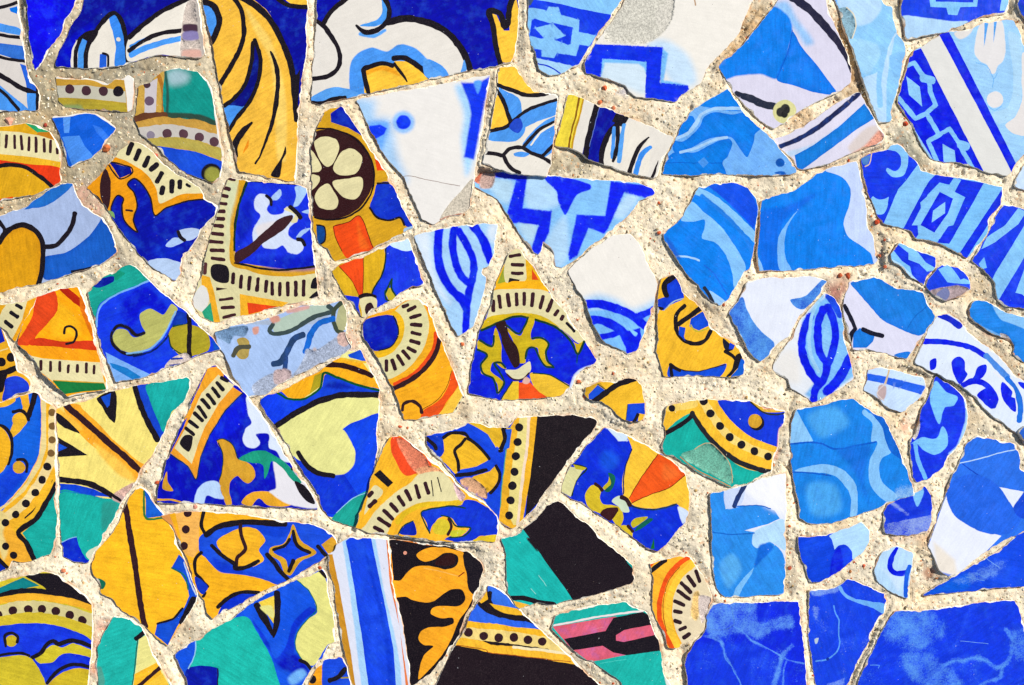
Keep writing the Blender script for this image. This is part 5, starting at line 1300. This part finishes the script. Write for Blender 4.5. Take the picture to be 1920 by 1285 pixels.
vc~100@.95 #64a8f4 1000,1050 1200,1030 1380,1160 1480,1310 1200,1330 1040,1220
vs~30@.95 #64a8f4 40 1330,1130 1400,1090 1460,1100 1540,1080 1620,1090 1720,1150 1800,1100 1840,960 1780,860
vs~30@.95 #64a8f4 34 1760,1150 1740,1230 1640,1260 1560,1311
vc~90@.9 #64a8f4 1820,880 1940,860 1940,1100 1840,1080
s~2 #58a0f4 3 1330,1130 1380,1100 1460,1095 1540,1080 1620,1095 1680,1120
s #80b4f0 3 1440,950 1540,960 1650,975
s #60a0f0 5 760,1130 830,1130 820,1150
s #70a8f0 3 1640,330 1730,400
t long blue sliver tapering to a point, above the huge cobalt corner shard ; #1048e6 ; 1170,615 1260,550 1380,480 1480,420 1640,330 1780,240 1880,150 2000,60 2000,530 1850,545 1640,565 1400,590 1260,605
vc~70 #80b4f8 1400,500 1640,380 1800,340 1700,460 1480,540
c~40 #0c60e8 1200,600 1300,540 1500,450 1500,560 1300,590
s #80b4f4 4 1640,330 1730,400
s #5c98f0 4 1480,470 1620,500 | 1560,440 1640,480
t small shard of two blue lobes on sky blue, left of the frosted-foot piece ; #0c38e6 ; 220,170 340,170 440,155 560,120 700,60 760,120 765,200 720,280 640,340 560,410 490,465 400,500 310,510 290,430 250,340 230,250
c #b0dafc 460,160 560,110 700,50 790,120 760,290 640,340 630,280 580,230 530,235 500,265 480,190
c #1048e8 220,160 300,160 440,155 490,230 500,300 490,460 400,505 300,520
c~14 #0818d8 490,300 540,250 560,400 480,470 460,460
t small pale shard with a blue hook, above the narrow joint junction ; #b8dcfc ; 920,250 960,240 1030,265 1085,290 1080,380 1060,520 1050,635 980,620 900,570 830,510 800,430 820,340 860,280
c~30 #cce4fc 820,380 920,480 980,580 1010,480 900,440
s U 40 965,255,.6 930,320 915,400 960,445 1040,440
s #1c68e8 34 1060,390 1040,480 1035,620
w 1440 964 4
'''
# clay stains, plus grey and brown joint shade painted into the mortar: x, y, radius, colour, strength
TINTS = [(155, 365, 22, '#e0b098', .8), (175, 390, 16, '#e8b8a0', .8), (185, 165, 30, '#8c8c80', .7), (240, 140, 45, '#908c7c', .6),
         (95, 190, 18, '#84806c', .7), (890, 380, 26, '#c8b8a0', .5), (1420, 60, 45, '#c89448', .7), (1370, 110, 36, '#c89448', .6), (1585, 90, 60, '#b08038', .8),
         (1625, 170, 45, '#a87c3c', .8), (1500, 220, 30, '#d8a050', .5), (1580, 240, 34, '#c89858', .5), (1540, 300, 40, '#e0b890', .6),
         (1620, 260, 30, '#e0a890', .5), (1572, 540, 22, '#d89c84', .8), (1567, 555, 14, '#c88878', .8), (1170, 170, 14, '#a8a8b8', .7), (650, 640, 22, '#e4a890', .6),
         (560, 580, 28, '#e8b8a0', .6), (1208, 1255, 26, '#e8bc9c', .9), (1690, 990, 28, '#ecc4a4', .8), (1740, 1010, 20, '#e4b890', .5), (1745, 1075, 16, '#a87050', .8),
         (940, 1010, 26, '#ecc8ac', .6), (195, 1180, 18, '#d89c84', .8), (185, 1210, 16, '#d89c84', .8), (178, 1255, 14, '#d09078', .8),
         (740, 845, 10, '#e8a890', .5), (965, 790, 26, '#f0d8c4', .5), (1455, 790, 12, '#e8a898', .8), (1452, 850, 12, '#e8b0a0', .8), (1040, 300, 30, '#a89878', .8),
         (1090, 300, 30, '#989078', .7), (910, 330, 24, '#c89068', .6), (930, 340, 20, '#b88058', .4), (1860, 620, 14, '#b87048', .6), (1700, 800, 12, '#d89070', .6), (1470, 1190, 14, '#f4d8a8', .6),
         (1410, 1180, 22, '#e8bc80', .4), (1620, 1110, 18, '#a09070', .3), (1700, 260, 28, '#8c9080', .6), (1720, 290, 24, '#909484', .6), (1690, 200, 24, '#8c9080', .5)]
# joints raked out deeper: x, y, radius, extra depth
DEEP = [(1422, 400, 18, 8), (1420, 440, 18, 8), (1416, 480, 18, 8), (1264, 1150, 20, 9), (1268, 1190, 20, 9), (1275, 1230, 20, 9), (1284, 1275, 22, 9),
        (1578, 590, 14, 9), (1586, 630, 14, 9), (1592, 670, 14, 9), (1570, 60, 26, 6), (1590, 110, 26, 6), (1606, 150, 26, 6), (1622, 190, 20, 6), (1635, 220, 16, 6),
        (1765, 160, 20, 4), (480, 780, 16, 8), (495, 810, 16, 8), (460, 740, 20, 6), (430, 700, 24, 6), (50, 660, 16, 5), (80, 710, 26, 6), (110, 740, 22, 6),
        (780, 330, 16, 5), (755, 290, 16, 5), (1100, 290, 40, 5), (1180, 315, 30, 6), (1745, 1080, 20, 7), (1770, 960, 14, 5), (380, 1010, 14, 5)]
# stones: x, y, radius, colour
STONES = [(1575, 517, 5, '#c4603c'), (1590, 518, 6, '#b85030'), (1646, 416, 6, '#cc5030'), (1356, 572, 4, '#b85c38'), (294, 905, 4.5, '#d8643c'),
          (1134, 165, 5.5, '#e06840'), (1125, 191, 4.5, '#e07848'), (1150, 202, 4.5, '#dc8058'), (200, 278, 9, '#cc7040'), (291, 291, 5, '#cc6850'), (18, 228, 9, '#e0a088'),
          (750, 801, 4.5, '#d8623c'), (764, 803, 3, '#dc7850'), (1482, 1066, 4, '#c85c40'), (1620, 1061, 3.5, '#d86848'), (120, 1070, 5, '#e88860'), (124, 1076, 3, '#e07850'),
          (1699, 232, 5, '#c84c2c'), (1236, 437, 4, '#d8683c'), (1236, 380, 4, '#d0643c'), (1085, 716, 4, '#e07048'), (1096, 744, 3.5, '#d86840'), (867, 645, 4, '#e07848'),
          (1660, 500, 3.5, '#c86848'), (1380, 955, 3, '#d87850'), (880, 1000, 3, '#d09070'), (366, 950, 5, '#e8a088'), (60, 1115, 4, '#e0a088'), (1505, 1005, 4, '#e09070'),
          (1170, 870, 3, '#c87850'), (1660, 450, 3.5, '#c85838'), (1650, 480, 3.5, '#b86040'), (85, 235, 5, '#b04838'), (1290, 700, 3, '#d87048'), (1150, 700, 3, '#d87048')]
def nums(s, ox, oy, k):
    out = []
    for tok in s.split():
        v = [float(x) for x in tok.split(',')] if ',' in tok else None
        out.append(v)
    return out
def parse():
    shards, win, cur = [], (0, 0, 4), None
    def pts(s):
        ox, oy, k = win; out = []
        for tok in s.split():
            v = [float(x) for x in tok.split(',')]
            out.append((ox + v[0] / k, oy + v[1] / k, v[2] if len(v) > 2 else 1.0))
        return np.array(out)
    for ln in DATA.strip().split('\n'):
        ln = ln.strip()
        if not ln: continue
        cmd, rest = ln.split(' ', 1)
        if cmd == 'w': win = tuple(float(x) for x in rest.split()); continue
        if cmd == 't':
            lab, col, o = [x.strip() for x in rest.split(';')]
            cur = dict(label=lab, base=col, outline=pts(o)[:, :2], layers=[]); shards.append(cur); continue
        if cmd == '+':
            cur = [s for s in shards if s['label'].startswith(rest)][0]; continue
        amp = 1.0
        if '@' in cmd: cmd, aa = cmd.split('@'); amp = float(aa)
        f = 0.0; veil = cmd[0] == 'v'; cmd = cmd[1:] if veil else cmd
        if '~' in cmd: cmd, ff = cmd.split('~'); f = float(ff) / win[2]
        col, rest = rest.split(' ', 1)
        if cmd in 'sld':
            wd, rest = rest.split(' ', 1); wd = float(wd) / win[2]
        for part in rest.split('|'):
            if cmd == 'l':
                q = part.split(); p = pts(' '.join(q))
                P = stroke_poly(p, wd, 3.0, False)
            elif cmd == 's': P = stroke_poly(pts(part), wd)
            elif cmd == 'd':
                c = pts(part)[0]; n = max(12, int(wd * 2)); a = np.arange(n) / n * 2 * math.pi
                P = np.stack([c[0] + wd * np.cos(a), c[1] + wd * np.sin(a)], 1)
            elif cmd == 'c': P = catmull(pts(part)[:, :2], True)
            elif cmd == 'g': P = resample(pts(part)[:, :2], 5.0)
            P = wobble(P[:, :2], .3 if cmd == 'g' else .5, 6, 31); P = wobble(P, .3 if cmd == 'g' else .7, 22, 3)
            cur.setdefault('veils', []).append((col, f, P, amp)) if veil else cur['layers'].append((col, f, P))
    return shards
SH = parse()
for s in SH:                        # picture rows run down, the wall's Y runs up
    flip = lambda P: np.stack([P[:, 0] - CX, CY - P[:, 1]], 1)
    s['outline'] = flip(s['outline']); s['layers'] = [(c, f, flip(P)) for c, f, P in s['layers']]; s['veils'] = [(c, f, flip(P), a) for c, f, P, a in s.get('veils', [])]
    P = s['outline']
    if (P[:, 0] * np.roll(P[:, 1], -1) - np.roll(P[:, 0], -1) * P[:, 1]).sum() < 0: s['outline'] = P[::-1].copy()
    # a broken edge: corners eased, small nibbles along the break
    Q = resample(s['outline'], 3.2)
    Q = Q * .5 + (np.roll(Q, 1, 0) + np.roll(Q, -1, 0)) * .25
    Q = Q - normals(Q, True) * 1.0
    Q = wobble(Q, 1.5, 14, 11); Q = wobble(Q, .75, 4.5, 23)
    s['edge'] = Q

root = bpy.data.objects.new('mosaic_panel', None); C.collection.objects.link(root)
root['label'] = 'broken-tile mosaic of blue, white, yellow and teal painted shards set in pale sandy mortar'
root['category'] = 'mosaic'

rng = np.random.default_rng(12)
def build_shard(i, s):
    Q = s['edge']; cx, cy = Q.mean(0)
    size = math.sqrt(abs((Q[:, 0] * np.roll(Q[:, 1], -1) - np.roll(Q[:, 0], -1) * Q[:, 1]).sum() / 2))
    h0 = rng.uniform(2.0, 7.5) + (1.0 if size < 90 else 0); tl = 5.0 / max(size, 60)
    tx, ty = rng.uniform(-tl, tl, 2); cu = rng.uniform(-1.5, 4.5) / (size * size)
    zt = lambda X, Y: h0 + tx * (X - cx) + ty * (Y - cy) - cu * ((X - cx) ** 2 + (Y - cy) ** 2)
    s['h'] = h0; s['zt'] = zt
    n = normals(Q, True)             # points inward for a counter-clockwise outline
    chip = .35 + 1.1 * vnoise(Q[:, 0], Q[:, 1], 6, 41) + 11 * np.clip(vnoise(Q[:, 0], Q[:, 1], 15, 43) * .8 + vnoise(Q[:, 0], Q[:, 1], 5, 44) * .2 - .62, 0, .36)
    I = Q + n * chip[:, None]
    # drop inner points that fold over at sharp corners
    ok = inside(Q, I[:, 0], I[:, 1]) & (segdist(Q, I[:, 0], I[:, 1]) > .55)
    I = np.where(ok[:, None], I, Q + n * .35)
    m = len(Q)
    # ---- planar arrangement of the glazed face ----
    pts = [I - (cx, cy)]; edges = [np.stack([np.arange(m), (np.arange(m) + 1) % m], 1)]; k = m
    x0, y0 = Q.min(0); x1, y1 = Q.max(0)
    for col, f, P in s['layers']:
        if f: continue
        if P[:, 0].max() < x0 or P[:, 0].min() > x1 or P[:, 1].max() < y0 or P[:, 1].min() > y1: continue
        q = len(P); pts.append(P - (cx, cy)); edges.append(np.stack([np.arange(q), (np.arange(q) + 1) % q], 1) + k); k += q
    extra = []
    def jit(sp, bx):
        X, Y = np.meshgrid(np.arange(bx[0], bx[2], sp), np.arange(bx[1], bx[3], sp)); X = X.ravel(); Y = Y.ravel()
        return X + rng.uniform(-.35, .35, len(X)) * sp, Y + rng.uniform(-.35, .35, len(X)) * sp
    X, Y = jit(8, (x0, y0, x1, y1)); extra.append(np.stack([X, Y], 1))
    for col, f, P in s['layers'] + [v[:3] for v in s['veils']]:
        if not f: continue
        if f < 6:
            nn = normals(P, True)
            for o in (-.5, 0, .5): extra.append(P + nn * o * f)
        else:
            sp = min(max(f / 3.5, 2.2), 7)
            a, b = P.min(0) - f, P.max(0) + f
            bx = (max(a[0], x0), max(a[1], y0), min(b[0], x1), min(b[1], y1))
            if bx[2] <= bx[0] or bx[3] <= bx[1]: continue
            X, Y = jit(sp, bx); sd = sdist(P, X, Y); kk = np.abs(sd) < .6 * f
            extra.append(np.stack([X, Y], 1)[kk])
    E_ = np.vstack(extra); ins = inside(I, E_[:, 0], E_[:, 1]); E_ = E_[ins]; E_ = E_[segdist(I, E_[:, 0], E_[:, 1]) > 1.0]
    pts.append(E_ - (cx, cy)); V = np.vstack(pts); Eg = np.vstack(edges)
    r = geometry.delaunay_2d_cdt([Vector((a, b)) for a, b in V], Eg.tolist(), [], 0, 1e-3)
    V2 = np.array([(v.x, v.y) for v in r[0]]) + (cx, cy); F = np.array(r[2])
    ce = V2[F].mean(1); keep = inside(I, ce[:, 0], ce[:, 1]); F = F[keep]; ce = ce[keep]
    a = V2[F]; ar = (a[:, 1, 0] - a[:, 0, 0]) * (a[:, 2, 1] - a[:, 0, 1]) - (a[:, 2, 0] - a[:, 0, 0]) * (a[:, 1, 1] - a[:, 0, 1])
    F[ar < 0] = F[ar < 0][:, ::-1]
    used = np.unique(F); mp = np.zeros(len(V2), int); mp[used] = np.arange(len(used)); F = mp[F]; V2 = V2[used]
    colr = np.zeros((len(F), 3, 4)); colr[:, :, :3] = lin(s['base'])
    for col, f, P in s['layers']:
        c4 = np.append(lin(col), 1.0 if col in WORN else 0.0)
        a, b = P.min(0) - f, P.max(0) + f
        if f == 0:
            c = np.nonzero((ce[:, 0] > a[0]) & (ce[:, 0] < b[0]) & (ce[:, 1] > a[1]) & (ce[:, 1] < b[1]))[0]
            if not len(c): continue
            c = c[inside(P, ce[c, 0], ce[c, 1])]
            if not len(c): continue
            colr[c] = c4
            hue, mx = c4[:3], c4[:3].max()
            if mx > .12 and hue.mean() < .38 and hue.min() < .45 * mx and c4[3] == 0:        # pigment runs thicker along the border of a painted patch
                vi = np.unique(F[c]); dv = np.zeros(len(V2)); dv[vi] = segdist(P, V2[vi, 0], V2[vi, 1])
                pool = (np.exp(-dv[F[c]] / 5.0) * .85 + .25 * vnoise(V2[F[c], 0], V2[F[c], 1], 26, 77 + i))[:, :, None]
                deep = np.array((.62, .74, .90)) if hue[2] == mx else (np.array((.98, .88, .72)) if hue[0] == mx else np.array((.7, .85, .85)))
                colr[c, :, :3] = c4[:3] * (1 + (deep - 1) * np.clip(pool, 0, 1))
        else:
            c = np.nonzero((V2[:, 0] > a[0]) & (V2[:, 0] < b[0]) & (V2[:, 1] > a[1]) & (V2[:, 1] < b[1]))[0]
            if not len(c): continue
            al = np.zeros(len(V2)); t = np.clip(sdist(P, V2[c, 0], V2[c, 1]) / f + .5, 0, 1); al[c] = t * t * (3 - 2 * t)
            A = al[F][:, :, None]; colr = colr * (1 - A) + c4 * A
    colr[:, :, :3] *= ALB
    va = np.zeros(len(V2)); vc = lin('#80b4f4') if not s['veils'] else lin(s['veils'][0][0])
    for col, f, P, amp in s['veils']:
        t = np.clip(sdist(P, V2[:, 0], V2[:, 1]) / f + .5, 0, 1); va = np.maximum(va, amp * t * t * (3 - 2 * t))
    # ---- rim, side ----
    nv = len(V2); zV = zt(V2[:, 0], V2[:, 1])
    wf = colr[:, 0, 3] > .5; wv = np.ones(nv, bool); wv[F[~wf].ravel()] = False; zV = zV - 1.6 * wv       # flaked places lie lower
    rim_in = np.column_stack([I, zt(I[:, 0], I[:, 1])])
    drop = .7 + 1.3 * vnoise(Q[:, 0], Q[:, 1], 8, 51)
    rim_out = np.column_stack([Q, zt(Q[:, 0], Q[:, 1]) - drop])
    W = wobble(Q, .8, 5, 61); side = np.column_stack([W - n * .6, np.full(m, -9.0)]); foot = np.column_stack([W - n * .4, np.full(m, -17.0)])
    VV = np.vstack([np.column_stack([V2, zV]), rim_in, rim_out, side, foot]) - (cx, cy, 0)
    j = np.arange(m); j1 = (j + 1) % m
    ring = lambda a, b: np.stack([a + j, a + j1, b + j1, b + j], 1)
    A0, A1, A2, A3 = nv, nv + m, nv + 2 * m, nv + 3 * m
    quads = np.vstack([ring(A1, A0), ring(A2, A1), ring(A3, A2)])
    sm = np.concatenate([np.ones(len(F), bool), np.zeros(len(quads), bool)])
    me = make_mesh('tile_shard', VV * PX, [F, quads], sm)
    me.materials.append(GLAZE); me.materials.append(CLAY)
    me.polygons.foreach_set('material_index', np.concatenate([np.zeros(len(F)), np.ones(len(quads))]).astype(np.int32))
    at = me.color_attributes.new('glaze', 'FLOAT_COLOR', 'CORNER')
    cc = np.concatenate([colr.reshape(-1, 4), np.tile((.6, .5, .4, 0), (len(quads) * 4, 1))])
    at.data.foreach_set('color', cc.astype(np.float32).ravel())
    if s['veils']:
        at = me.attributes.new('veil', 'FLOAT', 'CORNER')
        at.data.foreach_set('value', np.concatenate([va[F].ravel(), np.zeros(len(quads) * 4)]).astype(np.float32))
        at = me.color_attributes.new('veil_colour', 'FLOAT_COLOR', 'CORNER')
        at.data.foreach_set('color', np.tile(np.append(vc * ALB, 1), (len(F) * 3 + len(quads) * 4, 1)).astype(np.float32).ravel())
    o = bpy.data.objects.new('tile_shard', me); C.collection.objects.link(o); o.parent = root
    o.location = (cx * PX, cy * PX, 0); o['label'] = s['label']
    return len(F) + 2 * len(quads)
tot = sum(build_shard(i, s) for i, s in enumerate(SH))
print('SHARDS', len(SH), 'tris', tot)

# ---------------- mortar bed ----------------
ST = 2.5; MG = 130
gx = np.arange(-CX - MG, CX + MG, ST); gy = np.arange(-CY - MG, CY + MG, ST)
nx, ny = len(gx), len(gy); X, Y = np.meshgrid(gx, gy); X = X.ravel(); Y = Y.ravel()
D = np.full(len(X), 60.0); TOP = np.full(len(X), 4.0); INN = np.zeros(len(X), bool); TD = np.full(len(X), 60.0)
for s in SH:
    P = s['edge']; a, b = P.min(0) - 30, P.max(0) + 30
    c = np.nonzero((X > a[0]) & (X < b[0]) & (Y > a[1]) & (Y < b[1]))[0]
    sd = -sdist(P[::2], X[c], Y[c])                       # positive outside the shard
    nearer = sd < D[c]; D[c] = np.where(nearer, sd, D[c])
    TOP[c] = np.where(nearer, s['zt'](X[c], Y[c]), TOP[c])
d = D
sink = vnoise(X, Y, 75, 71) * .65 + vnoise(X, Y, 30, 72) * .35
depth = 2.2 + 9 * np.clip(sink - .28, 0, 1)
for sx, sy, r, dd in DEEP: depth = depth + dd * np.clip(1.4 - np.hypot(X + CX - sx, CY - Y - sy) / r, 0, 1)
wide = 1 - np.exp(-np.clip(d, 0, 99) / 12)
z = TOP * np.clip(1 - d / 25, 0, 1) + 3.6 * np.clip(d / 25, 0, 1) - depth * (1 - .55 * wide)
ridge = np.clip(vnoise(X, Y, 18, 73) - .45, 0, 1) * 4.2 * np.exp(-np.clip(d, 0, 50) / 5)
z = z + ridge
z += (vnoise(X, Y, 26, 81) - .5) * 3.6 + (vnoise(X, Y, 11, 82) - .5) * 1.8 + (vnoise(X, Y, 4.6, 83) - .5) * 1.5
pock = np.clip(vnoise(X, Y, 6, 84) - .76, 0, 1) * 16 * (vnoise(X, Y, 60, 85) > .4) * (1 + .9 * np.clip((X - 300) / 200, 0, 1)) * np.clip(d / 4, 0, 1); z -= pock
z = np.where(d < 0, z + d * 2.2, z); z = np.where(d < -6, -15.0, z); z = np.maximum(z, -15)
z[(np.abs(X) > CX + MG - 2 * ST) | (np.abs(Y) > CY + MG - 2 * ST)] = -30
idx = np.arange(nx * ny).reshape(ny, nx)
f = np.stack([idx[:-1, :-1], idx[:-1, 1:], idx[1:, 1:], idx[1:, :-1]], -1).reshape(-1, 4)
f = f[~(z[f] <= -14.9).all(1) | (np.abs(X[f[:, 0]]) > CX + 100)]       # nothing to see under a shard
me = make_mesh('mortar_bed', np.stack([X, Y, z], 1) * PX, [f], np.ones(len(f), bool)); me.materials.append(MORTAR)
# mortar colour: grey shade painted in at the left, pale sand elsewhere, iron and clay stains
tint = np.zeros((len(X), 4)); tint[:, 3] = 1
cream, greyt = lin('#faecd0'), lin('#b0a488')
px, py = X + CX, CY - Y
g = np.clip(1 - np.hypot((px - 150) / 420, (py - 230) / 330), 0, 1) ** .6 * (.75 + .6 * vnoise(X, Y, 40, 91))
g += .55 * np.clip(vnoise(X, Y, 55, 92) - .55, 0, 1) * 1.6
g = np.clip(g, 0, 1)[:, None]
base = cream * (1 - g) + greyt * g
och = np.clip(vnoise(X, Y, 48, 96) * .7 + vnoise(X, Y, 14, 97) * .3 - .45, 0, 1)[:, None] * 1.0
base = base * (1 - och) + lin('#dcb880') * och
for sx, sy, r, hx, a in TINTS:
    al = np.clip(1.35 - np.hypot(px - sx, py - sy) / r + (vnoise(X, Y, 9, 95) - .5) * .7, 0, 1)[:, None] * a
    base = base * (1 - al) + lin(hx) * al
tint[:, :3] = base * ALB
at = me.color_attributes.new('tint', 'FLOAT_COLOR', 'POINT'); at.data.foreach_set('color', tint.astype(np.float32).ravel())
o = bpy.data.objects.new('mortar_bed', me); C.collection.objects.link(o); o.parent = root
o['label'] = 'pale sandy mortar filling the joints, greyer at the upper left'

# ---------------- loose grit standing in the mortar ----------------
ico = np.array([(0, 0, 1), (.894, 0, .447), (.276, .851, .447), (-.724, .526, .447), (-.724, -.526, .447), (.276, -.851, .447),
                (.724, .526, -.447), (-.276, .851, -.447), (-.894, 0, -.447), (-.276, -.851, -.447), (.724, -.526, -.447), (0, 0, -1)])
icf = np.array([(0, 1, 2), (0, 2, 3), (0, 3, 4), (0, 4, 5), (0, 5, 1), (1, 6, 2), (2, 7, 3), (3, 8, 4), (4, 9, 5), (5, 10, 1),
                (2, 6, 7), (3, 7, 8), (4, 8, 9), (5, 9, 10), (1, 10, 6), (11, 7, 6), (11, 8, 7), (11, 9, 8), (11, 10, 9), (11, 6, 10)])
zone = np.nonzero((d > 1.0) & (np.abs(X) < CX + 20) & (np.abs(Y) < CY + 20))[0]
pick = rng.choice(zone, 7500, replace=False)
rr = rng.gamma(2.2, .45, len(pick)) + .5; rr = np.minimum(rr, 3.2)
rust = [lin(h) for h in ('#d8703c', '#c8552c', '#b87848', '#e09058')]
pale = [lin(h) for h in ('#fff6e0', '#f4e6c4', '#e8d8b0', '#d0c0a0', '#a89878', '#706450', '#c8a468')]
pv = [.3, .3, .16, .1, .05, .03, .06]
GV, GF, GC = [], [], []
for q, (ii, r) in enumerate(zip(pick, rr)):
    v = ico * r * rng.uniform(.7, 1.3, (12, 1)) * rng.uniform(.75, 1.25, 3) * (1, 1, .7)
    v = v + (X[ii], Y[ii], z[ii] - r * .1)
    right = .015 + .07 * (px[ii] > 1000) * (vnoise(px[ii], py[ii], 120, 5) > .45)
    c = rust[rng.integers(4)] if rng.random() < right else pale[rng.choice(7, p=pv)]
    GV.append(v); GF.append(icf + 12 * q); GC.append(np.tile(c * ALB, (12, 1)))
for sx, sy, r, hx in STONES:                       # the few stones large enough to see one by one
    ii = np.argmin((X - (sx - CX)) ** 2 + (Y - (CY - sy)) ** 2)
    v = ico * r * rng.uniform(.75, 1.2, (12, 1)) * rng.uniform(.8, 1.2, 3) * (1, 1, .6) + (sx - CX, CY - sy, max(z[ii], -1) + .5)
    GV.append(v); GF.append(icf + 12 * len(GC)); GC.append(np.tile(lin(hx) * ALB, (12, 1)))
GV = np.vstack(GV); GF = np.vstack(GF); GC = np.column_stack([np.vstack(GC), np.ones(len(GV))])
me = make_mesh('grit', GV * PX, [GF], np.zeros(len(GF), bool)); me.materials.append(MORTAR)
at = me.color_attributes.new('tint', 'FLOAT_COLOR', 'POINT'); at.data.foreach_set('color', GC.astype(np.float32).ravel())
o = bpy.data.objects.new('grit', me); C.collection.objects.link(o); o.parent = root; o['kind'] = 'stuff'
o['label'] = 'sand grains and small reddish stones in the mortar'
